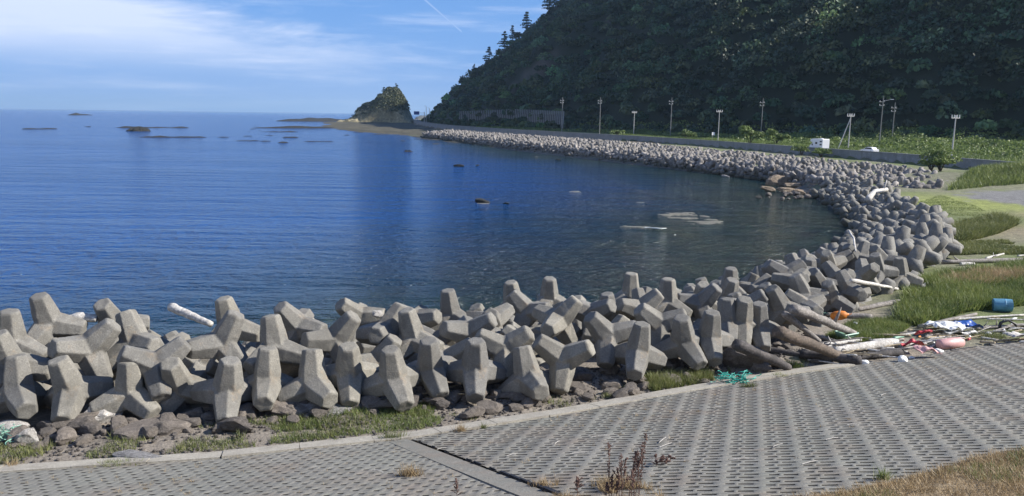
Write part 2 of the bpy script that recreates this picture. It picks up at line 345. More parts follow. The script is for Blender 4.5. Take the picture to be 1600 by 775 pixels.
def seg_dist(X, Y, pl, closed=False):
    """distance to a polyline, signed by the nearest segment's side (positive = right of travel)"""
    X = np.asarray(X, float); Y = np.asarray(Y, float)
    best = np.full(X.shape, 1e18); sgn = np.ones(X.shape)
    n = len(pl); m = n if closed else n-1
    for i in range(m):
        ax, ay = pl[i]; bx, by = pl[(i+1) % n]; ux, uy = bx-ax, by-ay; L2 = ux*ux+uy*uy
        t = np.clip(((X-ax)*ux+(Y-ay)*uy)/L2, 0, 1); qx = ax+t*ux; qy = ay+t*uy
        d = (X-qx)**2+(Y-qy)**2; cr = (ux*(Y-ay)-uy*(X-ax))
        w = d < best-1e-9; best = np.where(w, d, best); sgn = np.where(w, np.where(cr > 0, -1.0, 1.0), sgn)
    return np.sqrt(best)*sgn
def inside(X, Y, pl):
    X = np.asarray(X, float); Y = np.asarray(Y, float); c = np.zeros(X.shape, bool); n = len(pl)
    for i in range(n):
        x1, y1 = pl[i]; x2, y2 = pl[(i+1) % n]
        if y1 == y2: continue
        k = ((y1 > Y) != (y2 > Y)) & (X < (x2-x1)*(Y-y1)/(y2-y1)+x1); c ^= k
    return c
def sstep(a, b, x):
    t = np.clip((x-a)/(b-a), 0, 1); return t*t*(3-2*t)
def vnoise(X, Y, sc, seed=0.0, oct=4):
    """cheap numpy value noise 0..1"""
    out = np.zeros(np.shape(X)); amp = 1.0; tot = 0.0
    for o in range(oct):
        x = np.asarray(X)*sc+seed*17.3+o*5.1; y = np.asarray(Y)*sc-seed*9.7+o*3.7
        xi = np.floor(x); yi = np.floor(y); fx = x-xi; fy = y-yi; fx = fx*fx*(3-2*fx); fy = fy*fy*(3-2*fy)
        def h(a, b): 
            q = np.sin(a*127.1+b*311.7+seed*74.7)*43758.5453; return q-np.floor(q)
        v = (h(xi, yi)*(1-fx)+h(xi+1, yi)*fx)*(1-fy)+(h(xi, yi+1)*(1-fx)+h(xi+1, yi+1)*fx)*fy
        out += v*amp; tot += amp; amp *= 0.5; sc *= 2.0
    return out/tot
APR_SLOPE, APR_W = 0.21, 12.5
def apron_z(X, Y):
    e = seg_dist(X, Y, EDGE)
    return 2.2 + APR_SLOPE*e + 0.006*np.clip(e, 0, 30)**2*0.0
def G(X, Y):
    X = np.asarray(X, float); Y = np.asarray(Y, float)
    sd = np.abs(seg_dist(X, Y, SHORE, True))*np.where(inside(X, Y, SHORE), 1, -1)
    z = np.where(sd < 0, np.maximum(-3.5, sd*0.22), np.minimum(2.15, sd*0.42))
    z = z + np.where(sd > 0.5, (vnoise(X, Y, 0.25, 1)-0.5)*0.35*np.clip(sd/6, 0, 1), 0)
    fl = (Y > 300) & (sd > -4) & (sd < 90)
    z = np.where(fl, np.clip(sd*.03, -.3, .45)+(vnoise(X, Y*1.6, 0.045, 41, 5)-.5)*1.5-.05, z)
    # grassy mound and ramp on the right
    def bump(cx, cy, rx, ry, h, rot=0.0):
        c, s = math.cos(rot), math.sin(rot); u = (X-cx)*c+(Y-cy)*s; w = -(X-cx)*s+(Y-cy)*c
        return h*np.exp(-(u/rx)**2-(w/ry)**2)
    z = z + bump(88, 116, 20, 10, 3.4, -0.25)*np.where(sd > 0, 1, 0) + bump(70, 84, 22, 15, 0.9)*np.where(sd > 4, 1, 0)
    w = seg_dist(X, Y, WALL); z = np.where(w > -1.0, np.maximum(z, 3.25*sstep(-0.4, 0.6, w)*np.where(sd > -30, 1, 0)), z)
    z = np.where((w > 14), np.maximum(z, 3.25+0.9*sstep(14, 50, w)), z)
    hd = seg_dist(X, Y, HILL)
    hn = (vnoise(X, Y, 0.012, 3)-0.5)*46+(vnoise(X, Y, 0.05, 4, 3)-0.5)*12
    prof = np.where(hd < 210, hd*0.86, 181+(hd-210)*0.15) 
    hh = np.where(hd > 0, np.maximum(0, prof+hn*np.clip(hd/60, 0, 1)), 0)
    hh = np.minimum(hh, 215)
    z = np.where(hd > 0, np.maximum(z, 3.6)+hh, z)
    e = seg_dist(X, Y, EDGE)
    ap = 2.2+APR_SLOPE*e
    top = 2.2+APR_SLOPE*APR_W+(e-APR_W)*0.55
    crest = np.minimum(np.where(e > APR_W, top, ap), 9.35)
    z = np.where(e > 0, np.maximum(np.where(hd > 0, z, 0), crest), z)
    z = np.where((e <= 0.1) & (e > -1.2) & (w < 0), 2.12, z)
    return z
def Gp(x, y): return float(G(np.array([x]), np.array([y]))[0])
def hit(px, py, dz=0.0):
    """the ground point under a feature located in the photograph"""
    d = _F+_R*(px-800)/FPX-_U*(py-387.5)/FPX
    t = np.geomspace(6, 2500, 1500); X = d[0]*t; Y = d[1]*t; Z = CAMZ+d[2]*t
    g = np.maximum(G(X, Y), 0)+dz; k = np.argmax(Z < g)
    if k == 0: k = len(t)-1
    return Vector((float(X[k]), float(Y[k]), float(g[k])))
def at(px, py, z):
    d = _F+_R*(px-800)/FPX-_U*(py-387.5)/FPX; t = (z-CAMZ)/d[2]
    return Vector((float(d[0]*t), float(d[1]*t), z))
def at_y(px, py, Y):
    d = _F+_R*(px-800)/FPX-_U*(py-387.5)/FPX; t = Y/d[1]
    return Vector((float(d[0]*t), Y, float(CAMZ+d[2]*t)))

# ------------------------------------------------------------------ ground: one sheet, fine in front, coarse behind
ths = np.concatenate([np.linspace(-180, -46, 24)[:-1], np.linspace(-46, 46, 420), np.linspace(46, 180, 24)[1:]])*math.pi/180
rs = np.concatenate([np.linspace(0.3, 9, 12)[:-1], np.geomspace(9, 3800, 330)])
TH, RR = np.meshgrid(ths, rs)
GX = RR*np.sin(TH); GY = RR*np.cos(TH); GZ = G(GX, GY)
TURF = [tuple(hit(a, b))[:2] for a, b in ((1225, 795), (1290, 781), (1360, 765), (1440, 748), (1500, 733), (1600, 712), (1760, 690), (1900, 800), (1300, 840))]
_e = seg_dist(GX, GY, EDGE); _t = np.abs(seg_dist(GX, GY, TURF, True))*np.where(inside(GX, GY, TURF), 1, -1)+(vnoise(GX, GY, 1.6, 31)-.5)*.7
GZ = GZ+np.where((_e > 0.1) & (_e < APR_W-0.1) & (np.abs(GX) < 60), np.where(_t > 0, 0.02+.05*np.clip(_t*4, 0, 1)+.04*vnoise(GX, GY, 4, 32), -0.42), 0)
nt, nr = len(ths), len(rs)
idx = np.arange(nt*nr).reshape(nr, nt)
quads = np.stack([idx[:-1, :-1], idx[:-1, 1:], idx[1:, 1:], idx[1:, :-1]], -1).reshape(-1, 4)[:, ::-1]
def ground_tone(X, Y, Z):
    hd = seg_dist(X, Y, HILL); w = seg_dist(X, Y, WALL); e = seg_dist(X, Y, EDGE)
    sd = np.abs(seg_dist(X, Y, SHORE, True))*np.where(inside(X, Y, SHORE), 1, -1)
    n = vnoise(X, Y, 0.12, 5)[..., None]; n2 = vnoise(X, Y, 0.6, 6)[..., None]
    c = np.zeros(X.shape+(3,)); c[:] = (0.23, 0.20, 0.165)                       # shingle soil
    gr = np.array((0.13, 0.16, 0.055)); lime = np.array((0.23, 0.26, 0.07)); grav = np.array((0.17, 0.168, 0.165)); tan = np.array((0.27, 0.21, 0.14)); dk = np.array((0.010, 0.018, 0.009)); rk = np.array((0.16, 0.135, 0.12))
    def mixm(c, col, m): m = np.clip(m, 0, 1)[..., None]; return c*(1-m)+col*m
    right = sstep(14, 24, X)*sstep(0, 3, sd)*(e < 0)
    c = mixm(c, gr, right*sstep(0.35, 0.6, n[..., 0]))
    c = mixm(c, gr*0.9, right*0.5)
    c = mixm(c, lime, right*np.exp(-((X-50)/9)**2-((Y-84)/8)**2)*1.5)
    c = mixm(c, grav, right*sstep(1.0, 0.8, ((X-74)/25)**2+((Y-86)/17)**2+(n2[..., 0]-0.5)*0.5))
    c = mixm(c, tan, right*np.exp(-((X-50)/9)**2-((Y-63)/4.0)**2)*1.3)
    c = mixm(c, tan, right*np.exp(-((X-56)/8)**2-((Y-74)/2.2)**2)*1.1)
    c = mixm(c, np.array((0.16, 0.20, 0.05)), sstep(0.5, 1.6, Z-2.9)*(w < 0)*(e < 0)*(hd < 0))
    c = mixm(c, np.array((0.22, 0.20, 0.11)), (e > APR_W-0.5)*0.8)
    c = mixm(c, np.array((0.33, 0.25, 0.15)), ((_e > 0.1) & (_t > -.1))*1.0)
    c = mixm(c, gr, (w > 9)*0.8)
    c = mixm(c, np.array((0.10, 0.10, 0.095)), sstep(1.0, 0.0, sd-1.0)*(X < 60)*(Y > 20)*0.9)
    rp = vnoise(X+Y*.25, Y*2.2, 0.03, 51, 4); fz = (Y > 270)*(w < -.5)*1.0
    c = mixm(c, np.array((0.030, 0.030, 0.022)), fz); c = mixm(c, np.array((0.15, 0.125, 0.07)), fz*sstep(.5, .6, rp)); c = mixm(c, np.array((0.07, 0.085, 0.03)), fz*sstep(.42, .38, rp))
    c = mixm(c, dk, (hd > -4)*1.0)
    for (px, py, r, k) in SCARS:
        q = SC_P[(px, py)]; c = mixm(c, rk, (hd > 0)*np.exp(-((X-q.x)**2+(Y-q.y)**2)/(r*r*.3))*1.6*k*sstep(0.35, 0.6, vnoise(X, Y, 0.08, 8)))
    return c
SCARS = [(905, 132, 16, 1.0), (850, 100, 14, 0.7), (800, 135, 18, 0.7), (735, 150, 22, 0.6), (955, 25, 6, 0.8)]
SC_P = {(s[0], s[1]): hit(s[0], s[1]) for s in SCARS}
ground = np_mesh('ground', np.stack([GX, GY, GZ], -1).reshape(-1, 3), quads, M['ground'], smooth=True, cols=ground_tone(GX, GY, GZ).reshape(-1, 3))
tag(ground, kind='structure')

# ------------------------------------------------------------------ sea
rs2 = np.concatenate([np.geomspace(14, 400, 120), np.geomspace(420, 30000, 40)])
ths2 = np.concatenate([np.linspace(-180, -50, 20)[:-1], np.linspace(-50, 60, 160), np.linspace(60, 180, 18)[1:]])*math.pi/180
TH, RR = np.meshgrid(ths2, rs2); SX = RR*np.sin(TH); SY = RR*np.cos(TH)
nt, nr = len(ths2), len(rs2); idx = np.arange(nt*nr).reshape(nr, nt)
quads = np.stack([idx[:-1, :-1], idx[:-1, 1:], idx[1:, 1:], idx[1:, :-1]], -1).reshape(-1, 4)[:, ::-1]
ssd = np.abs(seg_dist(SX, SY, SHORE, True))*np.where(inside(SX, SY, SHORE), -1, 1)
shal = 1-sstep(4, 54, ssd+(vnoise(SX, SY, 0.03, 2)-0.5)*30 + np.clip(-SX, 0, 60)*0.5)
sea = np_mesh('sea', np.stack([SX, SY, np.zeros_like(SX)], -1).reshape(-1, 3), quads, M['sea'], smooth=True, cols=np.repeat(shal.reshape(-1, 1), 3, 1))
tag(sea, kind='structure')

# ------------------------------------------------------------------ revetment slope with rope holes
def apron_grid(name, poly, pu, pv, slots, skew, mat, clip=None):
    """slabs with sunken slots; axes a (across) and b (down the slope)"""
    a = np.array((math.cos(skew), -math.sin(skew))); b = np.array((math.sin(skew), math.cos(skew)))
    xs = [p[0] for p in poly]; ys = [p[1] for p in poly]
    cx, cy = sum(xs)/len(xs), sum(ys)/len(ys)
    ni = int(max(abs((x-cx)*a[0]+(y-cy)*a[1]) for x, y in poly)/pu)+2; nj = int(max(abs((x-cx)*b[0]+(y-cy)*b[1]) for x, y in poly)/pv)+2
    I, J = np.meshgrid(np.arange(-ni, ni), np.arange(-nj, nj))
    jit = 0.0
    CX = cx+I*pu*a[0]+J*pv*b[0]; CY = cy+I*pu*a[1]+J*pv*b[1]
    k = inside(CX, CY, poly); I = I[k]; J = J[k]
    V = []; Fq = []; base = 0
    for (u0, u1, v0, v1, sl) in slots['cells']:            # each cell rectangle (u0..u1, v0..v1) holds one slot
        su0, su1, sv0, sv1 = sl
        um = [u0, su0, su1, u1]; vm = [v0, sv0, sv1, v1]
        g = [(um[i], vm[j], 0.0) for j in range(4) for i in range(4)]
        g += [(su0+0.01, sv0+0.008, -0.3), (su1-0.01, sv0+0.008, -0.3), (su1-0.01, sv1-0.008, -0.3), (su0+0.01, sv1-0.008, -0.3)]
        fs = []
        for j in range(3):
            for i in range(3):
                if i == 1 and j == 1: continue
                q = j*4+i; fs.append((q, q+1, q+5, q+4))
        fs += [(5, 6, 17, 16), (6, 10, 18, 17), (10, 9, 19, 18), (9, 5, 16, 19), (16, 17, 18, 19)]
        g = np.array(g); n = len(I)
        off = NR.uniform(-0.006, 0.006, n); lift = NR.uniform(-0.004, 0.004, n)
        # slots are a little slanted and uneven
        gu = g[:, 0][None]+I[:, None]*pu; gv = g[:, 1][None]+J[:, None]*pv
        ins = np.zeros(len(g)); ins[[5, 6, 9, 10, 16, 17, 18, 19]] = 1
        gv = gv + ins[None]*off[:, None]
        tilt = (g[:, 0]-(su0+su1)/2)*slots['tilt']; gv = gv+(ins*tilt)[None]
        X = cx+gu*a[0]+gv*b[0]; Y = cy+gu*a[1]+gv*b[1]
        if clip is not None:                               # cells cut off along the joint line
            (qx, qy), (mx_, my_) = clip; dd = np.minimum((X-qx)*mx_+(Y-qy)*my_, 0); X = X-dd*mx_; Y = Y-dd*my_
        Z = 2.2+APR_SLOPE*seg_dist(X, Y, EDGE)+0.03+g[:, 2][None]+(vnoise(X, Y, 0.35, 9)-0.5)*0.06
        V.append(np.stack([X, Y, Z], -1).reshape(-1, 3))
        f = np.array(fs)[None]+(np.arange(n)*len(g))[:, None, None]+base
        Fq.append(f.reshape(-1, 4)); base += n*len(g)
    o = np_mesh(name, np.concatenate(V), np.concatenate(Fq), mat, smooth=False)
    o.data.materials.append(M['slotshade']); mi = np.zeros(len(o.data.polygons), dtype=np.int32)
    mi.reshape(-1, 13)[:, 8:] = 1; o.data.polygons.foreach_set('material_index', mi)     # shade inside the holes, painted as a near-black colour
    return o
SEAM0 = at(640, 690, 2.25); SEAM1 = hit(862, 772); 
sdv = (SEAM1-SEAM0); SEAM2 = SEAM0+sdv*2.0
def up_from_edge(pts, d): # offset of edge points toward the embankment
    out = []
    for i, (x, y) in enumerate(pts):
        x0, y0 = pts[max(i-1, 0)]; x1, y1 = pts[min(i+1, len(pts)-1)]; tx, ty = x1-x0, y1-y0; L = math.hypot(tx, ty)
        out.append((x+ty/L*d, y-tx/L*d))
    return out
E_low = [p for p in EDGE if -31 < p[0] < 61]
E_r = [(SEAM0.x-0.5, SEAM0.y-0.2)]+[p for p in E_low if p[0] > SEAM0.x+0.9]
low_r = up_from_edge(E_r, 0.02); hi_r = up_from_edge(E_r, APR_W+0.1)
poly_r = low_r+[p for p in reversed(hi_r) if p[0] > SEAM2.x-2]+[(SEAM2.x-0.9, SEAM2.y), (SEAM1.x-0.9, SEAM1.y)]
E_l = [p for p in EDGE[1:] if p[0] < SEAM0.x-0.9]+[(SEAM0.x+0.1, SEAM0.y)]
poly_l = up_from_edge(E_l, 0.02)+[(SEAM1.x-0.2, SEAM1.y), (SEAM2.x-0.2, SEAM2.y)]+list(reversed(up_from_edge(E_l, APR_W+0.3)))
sn = Vector((sdv.y, -sdv.x, 0)).normalized()      # toward the left field
pu, pv = 0.74, 0.46
cells = {'tilt': 0.10, 'cells': [(0.0, 0.37, 0.0, pv/2, (0.15, 0.34, 0.070, 0.145)), (0.37, pu, 0.0, pv/2, (0.42, 0.69, 0.090, 0.165)),
                   (0.0, 0.28, pv/2, pv, (0.08, 0.25, pv/2+0.070, pv/2+0.140)), (0.28, pu, pv/2, pv, (0.32, 0.60, pv/2+0.090, pv/2+0.165))]}
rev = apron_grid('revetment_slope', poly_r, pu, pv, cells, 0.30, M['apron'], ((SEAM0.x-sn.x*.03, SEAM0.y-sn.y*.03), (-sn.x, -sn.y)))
tag(rev, kind='structure')
pu2, pv2 = 0.46, 0.40
cells2 = {'tilt': 0.15, 'cells': [(0.0, 0.23, 0.0, pv2, (0.07, 0.19, 0.09, 0.16)), (0.23, pu2, 0.0, pv2, (0.29, 0.42, 0.26, 0.33))]}
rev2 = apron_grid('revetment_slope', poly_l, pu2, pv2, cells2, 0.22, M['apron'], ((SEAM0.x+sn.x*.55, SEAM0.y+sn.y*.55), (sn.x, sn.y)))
tag(rev2, kind='structure')
# plain band beside the seam and the rims of the holed field
def strip(name, pts, w0, w1, h, mat, parent=None, dz=0.0, samples=1, n=0.0):
    """a slab strip following pts, lying on the slope from offset w0 to w1"""
    A = up_from_edge(pts, w0); B = up_from_edge(pts, w1); mb = MB(); vs = []
    for (p, q) in zip(A, B):
        for (x, y) in (p, q):
            z = 2.2+APR_SLOPE*float(seg_dist(np.array([x]), np.array([y]), EDGE)[0])+dz
            vs.append((x, y, z-0.25)); vs.append((x, y, z+h+rnd.uniform(-n, n)))
    fs = []
    for i in range(len(pts)-1):
        b = i*4; c = b+4; fs += [(b+1, b+3, c+3, c+1), (b, b+1, c+1, c), (b+3, b+2, c+2, c+3)]
    fs += [(0, 2, 3, 1), (len(vs)-4, len(vs)-3, len(vs)-1, len(vs)-2)]
    mb.add(vs, fs); return mb.build(name, mat, parent)
def resample(pl, step):
    out = [pl[0]]; 
    for (x0, y0), (x1, y1) in zip(pl[:-1], pl[1:]):
        L = math.hypot(x1-x0, y1-y0); n = max(1, int(round(L/step)))
        for k in range(1, n+1): out.append((x0+(x1-x0)*k/n, y0+(y1-y0)*k/n))
    return out
edge_pts = resample([p for p in EDGE if -31 < p[0] < 13]+[(11.6, 27.3)], 0.9)
edge_pts = resample([p for p in EDGE if -31 < p[0] < 11]+[(12.2, 27.6)], 0.9)
eb = empty('concrete_edging', (edge_pts[0][0], edge_pts[0][1], 2.2)); 
tag(eb, 'pale concrete edging band running along the foot of the grey slope', 'kerb')
for i in range(0, len(edge_pts)-2, 2):
    seg = edge_pts[i:i+3]; cx_, cy_ = seg[-1][0]-seg[0][0], seg[-1][1]-seg[0][1]; L = math.hypot(cx_, cy_)
    seg = [seg[0], seg[1], (seg[2][0]-cx_/L*0.018, seg[2][1]-cy_/L*0.018)]
    s = strip('edge_slab', seg, -0.30, 0.42, 0.085+rnd.uniform(-0.012, 0.012), M['edge'], None, n=0.004); s.parent = eb; s.matrix_parent_inverse = Matrix.Translation((-edge_pts[0][0], -edge_pts[0][1], -2.2))
# seam: plain strip then an open dark joint
def seam_piece(name, a, b, w0, w1, h, mat, thick=0.2):
    d = (b-a).normalized(); nrm = Vector((d.y, -d.x, 0)); mb = MB(); vs = []; n = 14
    for i in range(n+1):
        p = a.lerp(b, i/n)
        for w in (w0, w1):
            q = p+nrm*w; z = float(2.2+APR_SLOPE*seg_dist(np.array([q.x]), np.array([q.y]), EDGE)[0])
            vs += [(q.x, q.y, z-thick), (q.x, q.y, z+h)]
    fs = []
    for i in range(n):
        k = i*4; c = k+4; fs += [(k+1, k+3, c+3, c+1), (k, k+1, c+1, c), (k+3, k+2, c+2, c+3)]
    mb.add(vs, fs+[(0, 2, 3, 1)]); o = mb.build(name, mat); return o
o = seam_piece('joint_band', SEAM0, SEAM2, 0.08, 0.62, 0.05, M['apron']); tag(o, kind='structure')
for i, (fr, sz) in enumerate([(0.10, .10), (0.22, .12), (0.33, .13), (0.50, .16), (0.56, .20), (0.66, .16), (0.74, .22), (0.80, .24), (0.86, .22), (0.93, .26), (1.0, .3)]):
    p = SEAM0.lerp(SEAM1, fr); mb = MB(); mb.box((0, 0, .04), (sz*1.5, sz*0.5, 0.14), rz=-0.75)
    o = mb.build('joint_gap_debris', M['black'], bevel=0.03); o.location = (p.x, p.y, 2.2+APR_SLOPE*float(seg_dist(np.array([p.x]), np.array([p.y]), EDGE)[0])-0.02)
    tag(o, 'dark crumbled chunk of filler in the open joint of the concrete slope', 'joint filler', 'dark chunks of filler along the joint')

# ------------------------------------------------------------------ tetrapods
LEG = 1.09
def tetra_dirs():
    d = [Vector((0, 0, 1))]
    for k in range(3):
        g = 2*math.pi*k/3; d.append(Vector((0.9428*math.cos(g), 0.9428*math.sin(g), -1/3)))
    return d
def tetra_mesh_near(seed):
    mb = MB(); r = random.Random(seed)
    for d in tetra_dirs():
        a = d.orthogonal().normalized(); b = d.cross(a); ph = r.random()
        prof = [(-0.10, 0.41), (0.19, 0.445), (0.42, 0.425), (LEG-0.05, 0.315), (LEG, 0.275)]
        n = 6; vs = []
        for t, rad in prof:
            for k in range(n):
                g = 2*math.pi*(k+ph)/n; vs.append(d*t+(a*math.cos(g)+b*math.sin(g))*rad)
        fs = [(i*n+k, i*n+(k+1) % n, (i+1)*n+(k+1) % n, (i+1)*n+k) for i in range(len(prof)-1) for k in range(n)]
        fs += [tuple(range(n)), tuple(range((len(prof)-1)*n, len(prof)*n))]
        mb.add(vs, fs)
    me = bpy.data.meshes.new('tmp'); me.from_pydata(mb.v, [], mb.f)
    bm = bmesh.new(); bm.from_mesh(me); bmesh.ops.recalc_face_normals(bm, faces=bm.faces); bm.to_mesh(me); bm.free()
    o = bpy.data.objects.new('tmp', me); COL.objects.link(o)
    rm = o.modifiers.new('r', 'REMESH'); rm.mode = 'VOXEL'; rm.voxel_size = 0.03
    sm = o.modifiers.new('s', 'SMOOTH'); sm.factor = 0.5; sm.iterations = 1
    dg = bpy.context.evaluated_depsgraph_get(); ev = o.evaluated_get(dg); m2 = bpy.data.meshes.new_from_object(ev)
    bpy.data.objects.remove(o)
    n = len(m2.vertices); co = np.empty(n*3, np.float32); m2.vertices.foreach_get('co', co); co = co.reshape(-1, 3)
    for i in range(n):      # worn, chipped surface
        v = mnoise.noise(Vector(co[i])*2.3+Vector((seed, 0, 0)))*0.018+mnoise.noise(Vector(co[i])*7+Vector((0, seed, 0)))*0.008
        co[i] *= 1+v
    m2.vertices.foreach_set('co', co.ravel()); m2.polygons.foreach_set('use_smooth', [True]*len(m2.polygons)); m2.materials.append(M['tetra'])
    m2.name = 'tetrapod'; return m2
TM = [tetra_mesh_near(s) for s in (1, 5, 9)]
def simple_tetra():
    V = []; Fc = []
    for d in tetra_dirs():
        a = d.orthogonal().normalized(); b = d.cross(a); base = len(V); n = 5
        for t, rad in ((0.0, 0.48), (0.46, 0.45), (LEG-.04, 0.31)):
            for k in range(n):
                g = 2*math.pi*k/n; V.append(d*t+(a*math.cos(g)+b*math.sin(g))*rad)
        V.append(d*LEG)
        for i in range(2):
            for k in range(n):
                p, q = base+i*n+k, base+i*n+(k+1) % n; Fc += [(p, q, q+n), (p, q+n, p+n)]
        for k in range(n): Fc.append((base+2*n+k, base+2*n+(k+1) % n, base+3*n))
    return np.array([tuple(v) for v in V]), np.array(Fc)
STV, STF = simple_tetra()
def frame_from(a, b):
    a = a.normalized(); x = (b-a*b.dot(a)); x.normalize(); y = a.cross(x)
    return Matrix((x, y, a)).transposed()
def local_frame(pos):
    T = Vector((-pos.x, -pos.y, 0)).normalized(); U = Vector((0, 0, 1)); R = Vector((T.y*-1, T.x, 0)); 
    if R.x < 0: R = -R
    return R, U, T
NEAR = []   # (pos, matrix, label)
def tp(px, py, z, l1, l2, label, sc=1.0):
    z -= 0.34 if py > 545 else 0.38; py += (6 if px < 760 else (14 if py < 500 else 2)); p = at(px, py, z); R, U, T = local_frame(p)
    v = lambda q: R*q[0]+U*q[1]+T*q[2]
    NEAR.append((p, frame_from(v(l1), v(l2)).to_4x4(), label, sc))
UPF = ((0.0, .95, .05), (0, -.55, .8))      # one leg up, one leaning out to the viewer
F = 'front row tetrapod, '
tp(30, 607, 3.25, (0, .95, -.1), (.1, -.5, .8), F+'first from the left edge, blunt leg up beside a pale stone')
tp(112, 606, 3.25, (-.25, .93, .1), (-.15, -.75, .7), F+'second from the left, leaning left leg up, foot on rubble')
tp(205, 610, 3.1, (0, .97, .1), (.5, -.5, .7), F+'third from the left, behind the white speckled boulder')
tp(280, 598, 3.2, (-.2, .85, .5), (.7, -.3, .1), F+'fourth from the left, tilted forward with a stub to its right')
tp(356, 606, 3.2, (.1, .93, .25), (-.1, -.8, .6), F+'fifth from the left, upright with a foot in the rubble')
tp(418, 594, 3.25, (.05, .95, -.1), (-.1, -.8, .6), F+'sixth from the left, narrow and upright, lit down its right side')
tp(489, 596, 3.2, (0, .98, -.2), (.3, -.6, .7), F+'seventh from the left, low and mostly in shadow')
tp(546, 580, 3.35, (0, .93, .3), (0, -.8, .6), F+'eighth from the left, tall broad leg with faceted shoulders')
tp(616, 588, 3.3, (-.1, .93, .2), (.28, -.8, .6), F+'ninth from the left, thin leg up and foot kicked to the right')
tp(673, 572, 3.35, (-.05, .93, .25), (.25, -.8, .5), F+'tenth from the left, leaning leg above the driftwood sticks')
tp(742, 574, 3.35, (.03, .95, .2), (0, -.85, .5), F+'eleventh from the left, tall and narrow with a squared foot')
tp(789, 546, 3.6, (-.85, .5, .1), (.78, .55, .1), F+'left one of two wide open Ys with raised arms')
tp(880, 560, 3.5, (-.75, .55, .1), (.92, .25, .2), F+'right one of two wide open Ys with raised arms')
tp(826, 592, 3.0, (-.2, .85, -.2), (.3, -.75, .5), F+'low one in shade between the two wide Ys')
tp(950, 525, 3.75, (-.6, .75, .3), (.85, .5, .0), F+'curved Y whose long leg drops right of both wide Ys')
tp(996, 550, 3.4, (.1, .95, .1), (-.1, -.85, .5), F+'slim upright one right of the curved Y')
tp(1030, 508, 3.8, (-.7, .65, .3), (.25, -.85, .4), F+'long diagonal one reaching up left above the slim upright')
tp(1068, 535, 3.5, (-.1, .9, .3), (.55, -.75, .5), F+'bent one whose foot sweeps right like a swan neck')
tp(1108, 528, 3.5, (.05, .95, .2), (.15, -.8, .55), F+'upright one just right of the swan necked one')
tp(1136, 508, 3.5, (-.05, .97, 0), (.1, -.7, .6), F+'narrow one half hidden, twelfth of the uprights')
tp(1157, 503, 3.6, (.1, .93, .3), (.05, -.8, .5), F+'upright one above the green netted rock')
tp(1184, 512, 3.3, (0, .95, .2), (.2, -.7, .6), F+'small upright one behind the end of the dark log')
F = 'middle row tetrapod, '
tp(18, 566, 3.9, (.9, -.15, .4), (-.5, .6, -.1), F+'first from the left edge, arm lying toward the right')
tp(20, 532, 4.2, (0, .95, .1), (.7, -.4, .5), F+'round shouldered leg up at the left edge of the picture')
tp(138, 540, 4.2, (-.85, .25, .45), (.75, .6, .1), F+'biggest looking, arms stretched left and up right in a wide Y')
tp(213, 532, 4.1, (.5, .1, .85), (-.2, .9, -.3), F+'blunt dark tipped leg pointing out beside the biggest Y')
tp(244, 568, 3.8, (.75, .6, 0), (-.5, .7, .1), F+'scooped one above the third and fourth front ones')
tp(348, 531, 4.2, (-.95, .0, .35), (.65, .72, 0), F+'long arm lying left and another rising right')
tp(430, 540, 4.0, (-.1, .97, -.1), (.9, -.1, .4), F+'leg up with an arm lying right, above the sixth front one')
tp(524, 526, 4.0, (-.9, .15, .4), (.8, .6, 0), F+'arms wide left and up right above the eighth front one')
tp(602, 515, 3.9, (-.3, .2, .93), (.5, .8, -.3), F+'faceted stub pointing at the viewer right of the eighth front one')
tp(646, 524, 3.8, (-.2, .9, .1), (.8, .1, .6), F+'leg up with a round ended arm lying right')
tp(733, 515, 3.8, (-.85, .3, .5), (.3, .2, .1), F+'arm lying left toward the round ended neighbour')
tp(590, 562, 3.1, (.4, .6, .1), (-.6, .5, .5), F+'dark one between the eighth and ninth front ones')
tp(700, 560, 3.1, (.7, .6, .2), (-.5, .3, .6), F+'dark rounded one behind the tenth front one')
tp(825, 475, 3.4, (.75, .3, .5), (-.5, .8, 0), F+'blunt arm lying right, behind and left of the big faceted one')
tp(872, 500, 3.9, (-.35, -.1, .93), (.62, .75, 0), F+'big faceted end facing the viewer with an arm rising right')
tp(925, 478, 3.7, (.7, .5, .5), (-.6, .5, .3), F+'rounded one between the big faceted end and the curved Y')
F = 'seaward row tetrapod, '
tp(78, 500, 4.3, (-.22, .93, .2), (.9, -.3, .3), F+'tall tapering leg up near the left corner of the pile')
tp(180, 502, 4.0, (-.3, .75, .4), (.9, .2, .2), F+'blocky top beside the short white driftwood')
tp(362, 505, 4.0, (-.2, .93, .1), (.8, -.3, .4), F+'leg up just right of the leaning white log')
tp(466, 504, 3.8, (-.55, .75, .3), (.8, -.35, .3), F+'leg tipped to the upper left with a sunlit flat side')
tp(562, 492, 3.6, (-.6, .6, .35), (.85, .2, .4), F+'leg tipped up left beyond the eighth front one')
tp(650, 496, 3.5, (-.75, .5, .2), (.85, .1, .4), F+'long leg sloping from upper left to lower right')
tp(705, 488, 3.5, (-.12, .97, .1), (.8, -.35, .5), F+'slender single leg up against open water')
tp(767, 490, 3.4, (0, .5, .85), (.7, .5, -.4), F+'end facing out right of the slender single leg')
tp(802, 462, 3.2, (-.12, .93, .2), (.85, -.2, .4), F+'leg up near the underwater rocks')
tp(858, 455, 3.1, (0, .93, .2), (.9, .1, .2), F+'small leg up between two blunt ones')
tp(985, 448, 3.2, (0, .97, .1), (.8, -.3, .5), F+'squat leg up left of the tallest leg of the right half')
tp(1042, 460, 3.6, (0, .97, .1), (.85, -.4, .3), F+'tallest leg of the right half, lit on its left')
tp(1000, 472, 3.7, (-.7, .3, .5), (.7, .6, -.1), F+'arm lying toward the viewer at the foot of the tallest leg')
tp(1095, 462, 3.5, (-.9, .2, .3), (.7, .65, .1), F+'arms left and up right, beyond the diagonal front one')
